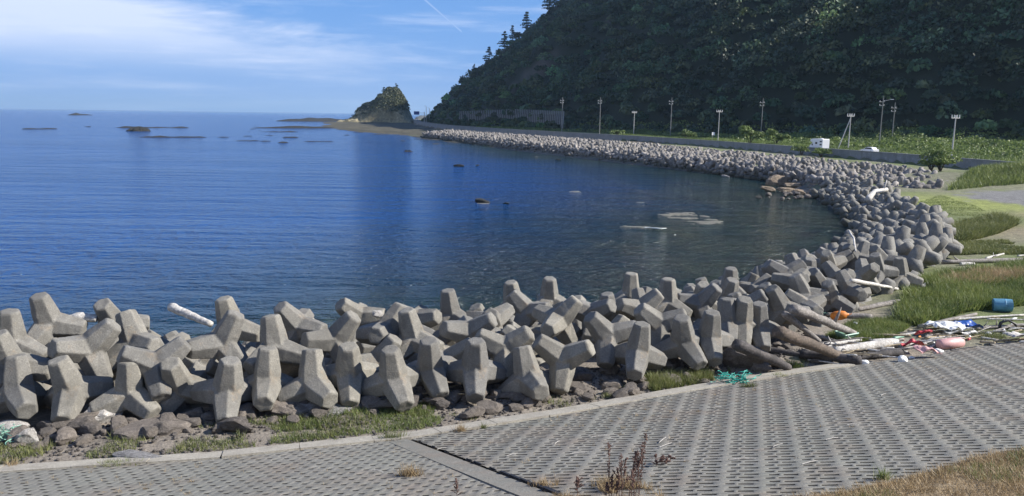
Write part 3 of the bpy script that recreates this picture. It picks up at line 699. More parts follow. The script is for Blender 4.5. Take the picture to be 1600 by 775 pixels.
tp(1140, 438, 3.3, (0, .95, .2), (.8, -.3, .5), F+'leg up at the crest where the pile widens')
tp(1160, 470, 3.8, (-.7, .3, .55), (.75, .6, 0), F+'spread arms above the upright by the green net')
tp(1215, 425, 3.0, (-.6, .75, .1), (.8, .2, .5), F+'slanted leg tipping left at the waterline bend')
tp(1222, 470, 3.8, (-.4, .8, .3), (.8, .2, .5), F+'leaning leg with arm lying right above the grey log')
tp(1262, 420, 3.1, (.05, .95, .2), (-.8, -.2, .5), F+'leg up at the bend, between water and pile')

GRP = 'concrete tetrapods of the wave breaker'
def surf(x, y):
    o = -float(seg_dist(np.array([x]), np.array([y]), SHORE[:12])[0]); i = abs(float(seg_dist(np.array([x]), np.array([y]), INNER)[0]))
    return o, i
def pile_poly():
    sh = [p for p in SHORE[2:11]]
    return [(-40, 29)]+sh+[(48, 118)]+list(reversed(INNER))
PP = pile_poly()
# the seaward foot of the pile stands in the water a little beyond the shore line
def poisson(poly, dmin, seed, tries, dfun=None):
    r = random.Random(seed); xs = [p[0] for p in poly]; ys = [p[1] for p in poly]; cell = dmin; grid = {}; out = []
    X = np.array([r.uniform(min(xs), max(xs)) for _ in range(tries)]); Y = np.array([r.uniform(min(ys), max(ys)) for _ in range(tries)])
    k = inside(X, Y, poly)
    for x, y in zip(X[k], Y[k]):
        gx, gy = int(math.floor(x/cell)), int(math.floor(y/cell)); ok = True
        for i in (-1, 0, 1):
            for j in (-1, 0, 1):
                for q in grid.get((gx+i, gy+j), ()):
                    if (q[0]-x)**2+(q[1]-y)**2 < dmin*dmin: ok = False
        if ok: grid.setdefault((gx, gy), []).append((x, y)); out.append((x, y))
    return out
def pile_z(X, Y):
    o = np.abs(seg_dist(X, Y, SHORE[:11])); i = np.abs(seg_dist(X, Y, INNER))
    return np.minimum(np.minimum(3.1, 0.10+0.42*o), 2.75+0.3*i)
def rand_rot(r):
    q = Vector((r.gauss(0, 1), r.gauss(0, 1), r.gauss(0, 1))).normalized(); b = Vector((r.gauss(0, 1), r.gauss(0, 1), r.gauss(0, 1)))
    return frame_from(q, b).to_4x4()
cands = []
pts = poisson(PP, 1.32, 3, 40000); X = np.array([p[0] for p in pts]); Y = np.array([p[1] for p in pts]); Z = pile_z(X, Y)
r = random.Random(21)
hp = np.array([(n[0].x, n[0].y) for n in NEAR])
iin = np.abs(seg_dist(X, Y, INNER))
for x, y, z, ii in zip(X, Y, Z, iin):
    d = np.sqrt(((hp-np.array((x, y)))**2).sum(1)).min(); px = x/y*FPX
    if d < 1.12: continue
    if y < 29 and ii < 1.9: continue                # the front row is set out by hand
    far = y > 48 or px > 420
    cands.append((Vector((x, y, z-(0 if far else 0.55)+r.uniform(-.2, .2))), rand_rot(r), 0))
pts = poisson(PP, 1.45, 8, 30000); X = np.array([p[0] for p in pts]); Y = np.array([p[1] for p in pts]); Z = pile_z(X, Y)-1.0
iin = np.abs(seg_dist(X, Y, INNER))
for x, y, z, ii in zip(X, Y, Z, iin):
    if ii < 1.2 and y < 30: continue
    cands.append((Vector((x, y, z+(-0.5 if (y<29 and ii<3) else 0))), rand_rot(r), 1))
def in_view(p, mg=1.5):
    d = p-Vector((0, 0, CAMZ)); yy = d.dot(Vector(_F)); 
    if yy < 2: return False
    u = d.dot(Vector(_R))/yy*FPX; v = -d.dot(Vector(_U))/yy*FPX; m = mg*FPX/yy
    return abs(u) < 800+m and -387.5-m < v < 387.5+m
LB = [('grey tetrapod of the jumbled pile at the left, wedged among the shaped rows', lambda p: p.x < 0),
      ('grey tetrapod of the jumbled pile wedged in around the shaped rows right of centre', lambda p: p.y < 38),
      ('tetrapod of the wide pile between the driftwood log on the grass and the water', lambda p: p.y < 62),
      ('small looking tetrapod of the far bend of the pile beside the lime green grass', lambda p: True)]
def place_tetra(p, m, label, sc=1.0, i=0):
    o = bpy.data.objects.new('tetrapod', TM[i % 3]); COL.objects.link(o)
    o.matrix_world = Matrix.Translation(p) @ m @ Matrix.Scale(sc, 4); tag(o, label, 'tetrapod', GRP)
for i, (p, m, lab, sc) in enumerate(NEAR): place_tetra(p, m, lab, sc, i)
cands.sort(key=lambda c: (c[0].length+(12 if c[2] else 0)))
stuff = []; nobj = len(NEAR)
for i, (p, m, lay) in enumerate(cands):
    if in_view(p) and nobj < 298 and not (lay == 1 and p.y > 40):
        lab = next(l for l, f in LB if f(p)); place_tetra(p, m, lab, 1.0, i); nobj += 1
    else: stuff.append((p, m))
def merge_tetras(name, items, mat, sc_=1.0):
    V = []; Fc = []
    for i, (p, m) in enumerate(items):
        R3 = np.array(m.to_3x3()); V.append(STV @ R3.T*sc_+np.array(p)); Fc.append(STF+i*len(STV))
    return np_mesh(name, np.concatenate(V), np.concatenate(Fc), mat)
M['tetra_w'] = m_concrete('pile_tetrapod_concrete', (0.19, 0.185, 0.170), (0.29, 0.28, 0.255), world=True)
o = merge_tetras('tetrapod_pile', stuff, M['tetra_w']); tag(o, 'remaining grey tetrapods filling the depths and far bend of the near breaker', 'tetrapods', kind='stuff')
# the far breaker under the seawall
FP = [(52, 103), (47.5, 118), (47, 141), (31, 183), (2, 251), (-26, 335), (-42, 372), (-34, 420), (-14, 400), (22, 328), (42, 288), (60.5, 234), (71, 192), (77, 168), (78, 150), (69, 127), (57, 104)]
pts = poisson(FP, 1.95, 5, 160000); X = np.array([p[0] for p in pts]); Y = np.array([p[1] for p in pts])
o_ = np.abs(seg_dist(X, Y, FP[:7])); w_ = np.abs(seg_dist(X, Y, WALL))
Z = np.minimum(1.4+0.4*o_, 1.9+0.2*np.sin(X*0.5)); Z = np.minimum(Z, 0.35+0.075*w_)
items = [(Vector((x, y, z+r.uniform(-.3, .45))), rand_rot(r)) for x, y, z in zip(X, Y, Z)]
wl = resample(FP[0:7], 1.6)
for k_, (zz, off, keep) in enumerate(((0.1, .4, 1.0), (1.2, -.7, 1.0), (2.1, -1.9, .9))):       # steep seaward face
    for (x, y) in up_from_edge(wl, -off if True else off):
        if r.random() < keep: items.append((Vector((x+r.uniform(-.4, .4), y+r.uniform(-.4, .4), zz+r.uniform(-.3, .3))), rand_rot(r)))
print('far tetrapods', len(items), 'near objects', nobj, 'stuff', len(stuff))
o = merge_tetras('tetrapod_bank', items, M['tetra_far'], 1.12); tag(o, 'long bank of small sunlit tetrapods at the foot of the far seawall', 'tetrapods', kind='stuff')

# ------------------------------------------------------------------ seawall and road
WR = resample([(94, 118)]+[p for p in WALL if 125 < p[1] < 1000], 10)
sw = empty('seawall', (WR[0][0], WR[0][1], 0)); tag(sw, 'long low blue grey concrete seawall curving behind the far tetrapods to the headland', 'seawall')
cache = {}
for i in range(len(WR)-1):
    (x0, y0), (x1, y1) = WR[i], WR[i+1]; L = math.hypot(x1-x0, y1-y0); a = math.atan2(y1-y0, x1-x0)
    mb = MB(); mb.prism([(-0.25, 0.8), (0.45, 0.8), (0.15, 4.0), (-0.25, 4.0)], 0.02, L-0.02)
    o = mb.build('wall_panel', M['wall'], sw); o.location = (x0-WR[0][0], y0-WR[0][1], rnd.uniform(-.015, .015)); o.rotation_euler = (0, 0, a-math.pi/2)
    mb = MB(); mb.box((-0.05, L/2, 4.07), (0.6, L, 0.16)); c = mb.build('coping', M['wall'], sw); c.location = (x0-WR[0][0], y0-WR[0][1], 0); c.rotation_euler = (0, 0, a-math.pi/2)
def ribbon(name, pl, w0, w1, z, mat, n=0):
    A = up_from_edge(pl, w0); B = up_from_edge(pl, w1); V = []; Fc = []
    for (p, q) in zip(A, B): V += [(p[0], p[1], z), (q[0], q[1], z)]
    for i in range(len(pl)-1): Fc.append((2*i, 2*i+1, 2*i+3, 2*i+2))
    return np_mesh(name, V, Fc, mat)
RD = resample(WALL[1:], 12)
rd = ribbon('road', RD, 0.4, 8.0, 3.36, M['road']); tag(rd, kind='structure')
for w in (0.9, 4.15, 7.4):
    l = ribbon('road_marking', RD, w-0.07, w+0.07, 3.368, M['line']); l.parent = rd
# ------------------------------------------------------------------ vehicles on the road
def campervan():
    b = empty('campervan', (0, 0, 0))
    mb = MB(); mb.prism([(-2.6, .55), (-2.6, 2.75), (-2.45, 2.9), (1.5, 2.9), (2.35, 2.7), (2.45, 2.2), (1.35, 1.95), (1.2, .55)], -1.0, 1.0); mb.build('body', M['white'], b, bevel=0.05)
    mb = MB(); mb.prism([(1.22, .5), (1.25, 1.9), (1.7, 1.95), (2.3, 1.35), (2.75, 1.2), (2.8, .5)], -.9, .9); mb.build('cab', M['white'], b, bevel=0.04)
    mb = MB(); mb.add([(1.82, -.8, 1.87), (1.82, .8, 1.87), (2.33, .84, 1.36), (2.33, -.84, 1.36)], [(0, 1, 2, 3)]); mb.build('windscreen', M['glass'], b)
    for s in (-1, 1):
        for (x, z, w, h) in ((-0.1, 1.85, .8, .5), (-1.9, 2.25, .85, .34), (-1.9, 1.5, .85, .34), (1.62, 1.45, .5, .45)):
            mb = MB(); mb.box((x, s*(1.005 if x < 1.2 else .905), z), (w, .03, h)); mb.build('window', M['glass'], b)
        for x in (-1.6, 1.95):
            mb = MB(); mb.tube([(x, s*.98, .36), (x, s*.78, .36)], .36, 14); w = mb.build('wheel', M['rubber'], b)
            mb = MB(); mb.tube([(x, s*1.0, .36), (x, s*.9, .36)], .18, 10); mb.build('hubcap', M['metal'], w)
    mb = MB(); mb.box((-2.62, 0, .6), (.1, 1.9, .2)); mb.build('bumper', M['metal'], b)
    mb = MB(); mb.box((-.8, 0, 2.98), (.6, .6, .14)); mb.build('roof_vent', M['white'], b)
    return b
def along_road(Y, off):
    best = min(range(len(RD)-1), key=lambda i: abs(RD[i][1]-Y)); (x0, y0), (x1, y1) = RD[best], RD[best+1]
    t = (Y-y0)/(y1-y0); tx, ty = x1-x0, y1-y0; L = math.hypot(tx, ty); return Vector((x0+tx*t+ty/L*off, Y-tx/L*off, 3.37)), math.atan2(ty, tx)
p, a = along_road(198, 2.4); cv = campervan(); cv.location = p; cv.rotation_euler = (0, 0, a); tag(cv, 'white camper van driving along the seawall road', 'camper van')
def carobj():
    b = empty('car', (0, 0, 0))
    mb = MB(); mb.prism([(-2.1, .35), (-2.15, .9), (-1.9, 1.0), (1.1, .98), (2.05, .8), (2.1, .35)], -.82, .82); mb.build('body', M['white'], b, bevel=.05)
    mb = MB(); mb.prism([(-1.75, .99), (-1.3, 1.42), (.3, 1.45), (1.1, .98)], -.7, .7); c = mb.build('cabin', M['white'], b, bevel=.05)
    mb = MB(); mb.add([(.36, -.6, 1.44), (.36, .6, 1.44), (1.1, .66, 1.02), (1.1, -.66, 1.02)], [(0, 1, 2, 3)]); mb.build('windscreen', M['glass'], b)
    for s in (-1, 1):
        mb = MB(); mb.prism([(-1.5, 1.03), (-1.22, 1.34), (.25, 1.36), (.85, 1.03)], s*.69, s*.715); mb.build('window', M['glass'], b)
        for x in (-1.3, 1.3):
            mb = MB(); mb.tube([(x, s*.84, .32), (x, s*.62, .32)], .32, 14); mb.build('wheel', M['rubber'], b)
        mb = MB(); mb.box((2.08, s*.6, .68), (.06, .3, .14)); mb.build('headlight', M['glass'], b)
    return b
p, a = along_road(181, 2.5); cc = carobj(); cc.location = p+Vector((0, 0, .12)); cc.rotation_euler = (0, 0, a); tag(cc, 'low white car following the camper van behind the seawall', 'car')

# ------------------------------------------------------------------ utility poles
def pole(px, ytop, ybot, Y, style, label, grp):
    b = at_y(px, ybot, Y); t = at_y(px, ytop, Y); gz = Gp(b.x, b.y); h = t.z-gz
    o = empty('utility_pole', (b.x, b.y, gz)); sc = max(1.0, Y/260.0)
    mb = MB(); mb.tube([(0, 0, -0.3), (0, 0, h)], [.155*sc, .10*sc], 8); mb.build('pole', M['pole' if style == 'fork' else 'pole_shaded'], o)
    ang = 0.35
    if style == 'fork':
        mb = MB(); mb.box((0, 0, h-.55), (2.3, .14*sc, .16*sc), ang); arm = mb.build('crossarm', M['pole'], o)
        for k in (-1.05, -.35, .35, 1.05):
            mb = MB(); mb.tube([(k*math.cos(ang), k*math.sin(ang), h-.5), (k*math.cos(ang), k*math.sin(ang), h+.1)], .07*sc, 6); mb.build('insulator', M['white'], arm)
    else:
        for zz, w in ((h-1.6, 2.2), (h-2.6, 1.7)):
            mb = MB(); mb.box((-.25, 0, zz), (w, .13*sc, .14*sc), ang); arm = mb.build('crossarm', M['metal'], o)
            for k in (-.95, .9):
                mb = MB(); mb.tube([(k*.8*math.cos(ang)-.25, k*.8*math.sin(ang), zz), (k*.8*math.cos(ang)-.25, k*.8*math.sin(ang), zz+.4)], .06*sc, 6); mb.build('insulator', M['white'], arm)
    if style == 'lamp' : pass
    tag(o, label, 'utility pole', grp); return o, h
GA = 'short pale poles behind the seawall'; GB = 'tall poles at the foot of the hill'
pole(990, 174, 208, 330, 'fork', 'short pale pole with a forked top, leftmost of the four along the road', GA)
pole(1122, 172, 213, 262, 'fork', 'short pale pole with a forked top standing beside the small white sign', GA)
o, h = pole(1326, 178, 222, 205, 'fork', 'short pale pole propped by a slanting stay, right of the camper van', GA)
mb = MB(); q = at_y(1309, 224, 205); mb.tube([(q.x-o.location.x, 0, Gp(q.x, 205)-o.location.z-.2), (0, 0, h-1.0)], .12, 6); mb.build('stay', M['pole'], o)
pole(1488, 180, 234, 165, 'fork', 'short pale pole rising out of the green thicket at the right', GA)
pole(878, 152, 200, 385, 'cross', 'tall dim pole at the end of the ribbed slope fence', GB)
pole(937, 152, 196, 352, 'cross', 'tall pole with crossarms in the hill shade left of the leftmost short pole', GB)
pole(1048, 152, 195, 312, 'cross', 'tall pole with crossarms between the two left short poles', GB)
pole(1190, 153, 192, 275, 'cross', 'tall pole with crossarms above the round bushes', GB)
o, h = pole(1375, 150, 212, 225, 'cross', 'tallest pole with crossarms and a street lamp arm at the right', GB)
mb = MB(); mb.tube([(0, 0, h-1.4), (2.4, .4, h-.9)], .06, 6); am = mb.build('lamp_arm', M['metal'], o)
mb = MB(); mb.box((2.7, .45, h-.88), (.9, .35, .16)); mb.build('lamp_head', M['white'], am)
pole(1394, 160, 212, 234, 'bare', 'thin dim pole just right of the lamp pole', GB)

# small curved sign, road sign gantry by the headland
b = at_y(1113, 214, 262); o = empty('road_sign', (b.x, b.y, 3.3)); mb = MB(); mb.tube([(0, 0, 0), (0, 0, 2.6)], .06, 6); mb.build('post', M['metal'], o)
mb = MB(); mb.box((.3, 0, 2.6), (1.1, .06, 1.0), .3); mb.build('sign_plate', M['white'], o, bevel=.02); tag(o, 'small white road sign left of the second short pole', 'road sign')
b = at_y(663, 190, 730); o = empty('gantry_sign', (b.x, b.y, 3.3)); mb = MB(); mb.tube([(0, 0, 0), (0, 0, 9.6)], .35, 6); mb.build('post', M['metal'], o)
mb = MB(); mb.tube([(0, 0, 8.6), (-6.6, 0, 8.6)], .16, 6); mb.build('arm', M['metal'], o)
mb = MB(); mb.box((-7.0, -.3, 8.5), (5.0, .25, 3.0)); mb.build('sign_plate', M['signblue'], o); tag(o, 'blue overhead direction sign on a cantilever post by the headland', 'road sign')
for k, (px, yt) in enumerate([(666, 165), (671, 168)]):
    b = at_y(px, 190, 740); t = at_y(px, yt, 740); o = empty('lamp_post', (b.x, b.y, 3.3)); mb = MB(); mb.tube([(0, 0, 0), (0, 0, t.z-3.3-.8), (-1.6, 0, t.z-3.3)], [.3, .22, .16], 6); mb.build('pole', M['metal'], o)
    tag(o, ['dark lamp post beside the blue sign, left one of the pair', 'dark lamp post against the headland, right one of the pair'][k], 'lamp post', 'lamp posts by the headland')

# ------------------------------------------------------------------ ribbed rockfall fence at the hill foot
ff = []
for t in np.linspace(0, 1, 60):
    px = 718+(882-718)*t; Yd = 580+(408-580)*t; ff.append(at_y(px, 194, Yd))
fo = empty('rockfall_fence', (ff[0].x, ff[0].y, 3.3)); tag(fo, 'tall ribbed grey rockfall fence along the hill foot', 'fence')
me0 = None
for i, q in enumerate(ff[:-1]):
    q2 = ff[i+1]; L = (q2-q).length; a = math.atan2(q2.y-q.y, q2.x-q.x); hgt = 11.5-3.0*abs(i/59-.5)
    mb = MB(); mb.tube([(0, 0, -1), (0.4, .0, hgt)], .36, 5); o = mb.build('fence_post', M['fencepost'], fo); o.location = (q.x-ff[0].x, q.y-ff[0].y, 0)
    if i % 6 == 0 and i < 54:
        q3 = ff[i+6] if i+6 < 60 else ff[-1]; a3 = math.atan2(q3.y-q.y, q3.x-q.x)
        mb = MB(); mb.box(((q3-q).length/2, .35, 4.2), ((q3-q).length-.1, .12, 8.4)); o = mb.build('fence_panel', M['fencenet'], fo); o.location = (q.x-ff[0].x, q.y-ff[0].y, 0); o.rotation_euler = (0, 0, a3)

# ------------------------------------------------------------------ foliage helpers
def leaves(C, size, nper, spread, seed=0, flat=0.75, upb=0.35):
    """C (n,3) clump centres -> quads; spread (n,3) radii"""
    r = np.random.RandomState(seed); n = len(C); N = n*nper
    C = np.repeat(C, nper, 0); S_ = np.repeat(spread, nper, 0); z = np.repeat(size, nper) if hasattr(size, '__len__') else np.full(N, size)
    d = r.normal(size=(N, 3)); d /= np.linalg.norm(d, axis=1)[:, None]; rad = r.uniform(0.35, 1.0, N)**0.5
    d[:, 2] = np.abs(d[:, 2])*0.9-0.12
    P = C+d*S_*rad[:, None]
    nrm = d*0.6+r.normal(size=(N, 3))*0.6+np.array((0, 0, upb)); nrm /= np.linalg.norm(nrm, axis=1)[:, None]
    t = np.cross(nrm, r.normal(size=(N, 3))); t /= np.linalg.norm(t, axis=1)[:, None]; b = np.cross(nrm, t)
    s = z*r.uniform(0.55, 1.25, N)*0.5
    V = np.stack([P-t*s[:, None], P-b*(s*flat)[:, None], P+t*s[:, None], P+b*(s*flat)[:, None]], 1).reshape(-1, 3)
    return V, np.arange(N*4).reshape(-1, 4)
def blades(X, Y, Z, h, w, seed=0, lean=0.45):
    r = np.random.RandomState(seed); n = len(X); a = r.uniform(0, 6.283, n); hh = h*r.uniform(0.45, 1.25, n); ww = w*r.uniform(.6, 1.3, n)
    dx_, dy_ = np.cos(a)*ww, np.sin(a)*ww; lx, ly = r.normal(size=n)*lean*hh, r.normal(size=n)*lean*hh
    A = np.stack([X-dx_, Y-dy_, Z-.02], -1); B = np.stack([X+dx_, Y+dy_, Z-.02], -1); T = np.stack([X+lx, Y+ly, Z+hh], -1)
    return np.stack([A, B, T], 1).reshape(-1, 3), np.arange(n*3).reshape(-1, 3)

# ------------------------------------------------------------------ wooded hill
r2 = np.random.RandomState(4)
N = 160000
PX = r2.uniform(640, 1760, N); Dk = np.exp(r2.uniform(math.log(215), math.log(1250), N))
X = (PX-800)/FPX*Dk; Y = Dk*1.0; hd = seg_dist(X, Y, HILL); k = (hd > -3) & (hd < 250); X, Y, hd = X[k], Y[k], hd[k]
# even spacing in the world, thinning with distance
keep = []; grid = {}
for i in range(len(X)):
    dm = 3.3+0.0062*Y[i]; c = (int(X[i]//6), int(Y[i]//6)); ok = True
    for a in (-1, 0, 1):
        for b in (-1, 0, 1):
            for j in grid.get((c[0]+a, c[1]+b), ()):
                if (X[j]-X[i])**2+(Y[j]-Y[i])**2 < dm*dm: ok = False; break
    if ok: grid.setdefault(c, []).append(i); keep.append(i)
X, Y, hd = X[keep], Y[keep], hd[keep]; Z = G(X, Y)
el = (Z-CAMZ)/Y; k = el < 0.215+0.02
for (px, py, rr, kk) in SCARS:
    q = SC_P[(px, py)]; k &= ~((((X-q.x)**2+(Y-q.y)**2) < (rr*0.7)**2) & (r2.uniform(size=len(X)) < 0.8*kk))
X, Y, Z, hd = X[k], Y[k], Z[k], hd[k]; n = len(X); print('forest crowns', n)
rad = r2.uniform(3.6, 7.0, n)*(0.55+0.45*np.clip(hd/25, 0, 1)); hgt = rad*r2.uniform(.7, 1.35, n)
nper = max(40, min(150, int(680000/n)))
V, Fq = leaves(np.stack([X, Y, Z+hgt*.35], -1), 1.15+0.0012*Y, nper, np.stack([rad, rad, hgt], -1), 5)
tn = np.repeat(np.exp(r2.normal(0, .42, n)), nper*4)[:, None]*np.repeat(np.stack([r2.uniform(.8, 1.5, n), np.ones(n), r2.uniform(.7, 1.2, n)], -1), nper*4, 0)
o = np_mesh('hillside_forest', V, Fq, M['forest'], cols=tn); tag(o, 'dense shaded green forest covering the steep hillside', 'forest', kind='stuff')

def pine(px, pytop, pyb, Y, label, grp, seed, w=0.5, mat='pine', nl=900):
    b = at_y(px, pyb, Y); t = at_y(px, pytop, Y); h = t.z-b.z; g = b.z-1.5; r = np.random.RandomState(seed)
    o = empty('pine_tree', (b.x, b.y, g)); H = h+1.5
    mb = MB(); mb.tube([(0, 0, -2), (r.uniform(-.3, .3), 0, H*.5), (0, 0, H*.97)], [H*.03, H*.02, .06], 6); tr = mb.build('trunk', M['bark'], o)
    C = []; Sp = []
    nt_ = 7
    for i in range(nt_):
        f = 0.28+0.7*i/(nt_-1); wdt = H*w*(1.12-f)*(r.uniform(.7, 1.2))
        for k in range(3):
            a = r.uniform(0, 6.28); C.append((math.cos(a)*wdt*.5, math.sin(a)*wdt*.5, H*f)); Sp.append((wdt*.62, wdt*.62, H*.075))
            mb = MB(); 
    V, Fq = leaves(np.array(C), H*.085, nl//len(C), np.array(Sp), seed, upb=.8); np_mesh('crown', V, Fq, M[mat], o)
    mb = MB()
    for c in C: mb.tube([(0, 0, c[2]-H*.04), (c[0]*1.2, c[1]*1.2, c[2])], [H*.008, H*.003], 4, False)
    mb.build('branches', M['bark'], o)
    tag(o, label, 'pine tree', grp)
GP = 'pine trees on the ridge against the sky'
def sky_dist(px):
    """distance of the hill skyline in that direction"""
    D = np.geomspace(300, 1500, 400); Xs = (px-800)/FPX*D; e = (G(Xs, D)-CAMZ)/D; k = int(np.argmax(e)); 
    d = float(D[k]); return d, float(e[k])
for k, (px, hp_, lab) in enumerate([(858, 34, 'tallest pine on the ridge, spreading crown nearest the top of the picture'), (823, 30, 'second pine down the ridge with layered branches'),
        (801, 22, 'slim pine on the ridge below the second one'), (788, 26, 'bushy pine on the ridge halfway down'), (764, 24, 'pine standing on the ridge above the bare rock slope'), (741, 12, 'lowest small pine on the ridge'), (870, 16, 'stub of a pine crown on the upper ridge')]):
    d, e = sky_dist(px); bz = CAMZ+e*d; b_py = None
    # pixel row of the skyline there
    X0 = (px-800)/FPX*d; v = Vector((X0, d, bz))-Vector((0, 0, CAMZ)); yy = v.dot(Vector(_F)); row = 387.5-v.dot(Vector(_U))/yy*FPX
    pine(px, row-hp_, row+2, d, lab, GP, 40+k)
    if k == 0: print('skyline row at 858:', row, 'dist', d)
for px in (665, 700, 740, 800, 880):
    d, e = sky_dist(px); v = Vector(((px-800)/FPX*d, d, e*d)); print('sky', px, round(387.5-v.dot(Vector(_U))/v.dot(Vector(_F))*FPX), round(d))

# ------------------------------------------------------------------ sea stack
b = at_y(612, 191, 900); o = empty('sea_stack', (b.x, b.y, 0)); tag(o, 'steep rocky sea stack topped with trees at the end of the bay', 'sea stack')
n = 90; xs = np.linspace(-62, 34, 2*n//2+20); ys = np.linspace(-27, 34, 66); XX, YY = np.meshgrid(xs, ys)
px_w = 900/FPX
prof_x = np.array([-62, -56, -45, -38, -27, -20, -14, -8, 0, 7, 12, 17, 22, 26]); prof_z = np.array([-1, 3.0, 7, 11, 17, 23, 30, 35, 37, 36, 29, 18, 6, -1])
env = np.interp(XX, prof_x, prof_z); wy = np.clip(1-((YY-4)/26)**2, 0, 1)**0.6
ZZ = env*wy+(vnoise(XX, YY, 0.09, 11)-0.5)*14*np.clip(env/12, 0, 1)*wy+(vnoise(XX, YY, .35, 12)-.5)*4.0; ZZ = np.where(env*wy < .5, -1.5, ZZ)
ii = np.arange(XX.size).reshape(XX.shape); q = np.stack([ii[:-1, :-1], ii[:-1, 1:], ii[1:, 1:], ii[1:, :-1]], -1).reshape(-1, 4)
np_mesh('rock_body', np.stack([XX, YY, ZZ], -1).reshape(-1, 3), q, M['stack'], o, smooth=False)
k = (ZZ.ravel() > 7) & (r2.uniform(size=ZZ.size) < 0.6*np.clip((ZZ.ravel()-12)/10, .10, 1)*np.where((XX.ravel() < 16), 1, .15)); C = np.stack([XX.ravel()[k], YY.ravel()[k], ZZ.ravel()[k]], -1)
V, Fq = leaves(C, 1.7, 26, np.tile(np.array((3.0, 3.0, 2.8)), (len(C), 1)), 8); sv = np_mesh('scrub', V, Fq, M['stackveg'], o); sv['kind'] = 'stuff'
for k, (px, yt, yb, lab) in enumerate([(619, 131, 150, 'crooked pine on the very top of the sea stack'), (600, 137, 156, 'low rounded pine on the left shoulder of the sea stack top'), (566, 163, 174, 'tiny pine low on the left slope of the sea stack')]):
    pine(px, yt, yb, 905, lab, 'pines on the sea stack', 70+k, .5)

# ------------------------------------------------------------------ reefs and rocks in the sea
def reef_mesh(cx, cy, lx, ly, h, seed, rot=0.0, thr=0.42, sc=0.06, n=46, flat=False):
    U_, V_ = np.meshgrid(np.linspace(-1, 1, n*2), np.linspace(-1, 1, n)); x = U_*lx; y = V_*ly
    m = 1-np.clip((np.abs(U_)**2.4+np.abs(V_)**2), 0, 1)
    z = (vnoise(x, y*1.5, sc, seed, 5)-thr)*h*2.4*np.sqrt(m)+h*.3*m-(1-m)*0.9-.12; z = np.minimum(z, 0.03+.07*vnoise(x, y, 1.3, seed+5, 3)) if flat else z; c, s = math.cos(rot), math.sin(rot)
    ii = np.arange(x.size).reshape(x.shape); q = np.stack([ii[:-1, :-1], ii[:-1, 1:], ii[1:, 1:], ii[1:, :-1]], -1).reshape(-1, 4)
    return np.stack([cx+x*c-y*s, cy+x*s+y*c, z], -1).reshape(-1, 3), q
def reef(px0, px1, py, h, ly, label, seed, mat='reef', thr=.42, sc=None, name='reef_rock', grp='low rocks breaking the sea surface', cat='reef'):
    a = at(px0, py, 0); c = at(px1, py, 0); m_ = (a+c)/2; L = (c-a).length/2
    V, q = reef_mesh(0, 0, L, ly, h, seed, math.atan2(c.y-a.y, c.x-a.x), thr, sc or 2.2/L if L > 1 else 1.0, n=(16 if seed > 99 else 46), flat=(name == 'shoal'))
    o = np_mesh(name, V, q, M[mat]); o.location = (m_.x, m_.y, 0); tag(o, label, cat, grp); return o
reef(14, 116, 201.5, 1.2, 12, 'flat dark reef nearest the left edge of the picture', 1)
reef(165, 310, 199.5, 1.5, 12, 'dark reef with a raised block, second from the left', 2, sc=.08)
reef(195, 240, 205, 2.6, 6, 'brown humped rock standing in front of the second reef', 3)
reef(200, 385, 214.5, 1.3, 8, 'long thin reef in front of the humped rock', 4, sc=.1)
reef(122, 146, 198, .8, 3, 'tiny reef between the two left reefs', 5)
reef(108, 145, 180, 4.5, 14, 'small block shaped islet alone near the horizon', 6)
reef(372, 560, 200, 1.6, 18, 'reef strip running out left of the sea stack', 7, sc=.05)
reef(385, 480, 206, .9, 8, 'thin reef strip below the stack reef', 8, sc=.08)
reef(432, 560, 189.5, 5.0, 40, 'farthest reef shelf beyond the sea stack', 9, sc=.02)
reef(430, 480, 215, .6, 4, 'faint rock patch in mid bay left of centre', 10, sc=.2)
reef(622, 650, 237, .8, 2.5, 'small dark rock in mid bay below the headland', 11)
reef(690, 720, 222, .6, 4, 'small rock at the left tip of the far tetrapods', 12)
def boulder_mesh(seed, sub=3, rough=0.35, flat=0.75):
    bm = bmesh.new(); bmesh.ops.create_icosphere(bm, subdivisions=sub, radius=1.0); r = random.Random(seed)
    cuts = [(Vector((r.gauss(0, 1), r.gauss(0, 1), r.gauss(0, 1))).normalized(), r.uniform(.55, .85)) for _ in range(9)]
    st = Vector((r.uniform(.85, 1.25), r.uniform(.75, 1.0), flat))
    for v in bm.verts:
        p = v.co.copy()
        for n_, d in cuts:
            e = p.dot(n_)-d
            if e > 0: p -= n_*e*.92
        p *= 1+mnoise.noise(p*2.5+Vector((seed, 0, 0)))*rough*.35; v.co = Vector((p.x*st.x, p.y*st.y, p.z*st.z))
    me = bpy.data.meshes.new('boulder'); bm.to_mesh(me); bm.free(); me.polygons.foreach_set('use_smooth', [False]*len(me.polygons)); return me
BM_ = [boulder_mesh(s) for s in range(7)]
for me in BM_: me.materials.append(M['rock'])
def rock_at(p, s, label, mesh=None, mat=None, rz=None, sq=(1, 1, 1), name='boulder', cat='boulder', grp=None):
    me = (mesh or rnd.choice(BM_))
    if mat: me = me.copy(); me.materials.clear(); me.materials.append(M[mat])
    o = bpy.data.objects.new(name, me); COL.objects.link(o); o.location = p; o.scale = (s*sq[0], s*sq[1], s*sq[2]); o.rotation_euler = (rnd.uniform(-.3, .3), rnd.uniform(-.3, .3), rnd.uniform(0, 6.28) if rz is None else rz)
    tag(o, label, cat, grp); return o
GW = 'single rocks standing in the bay'
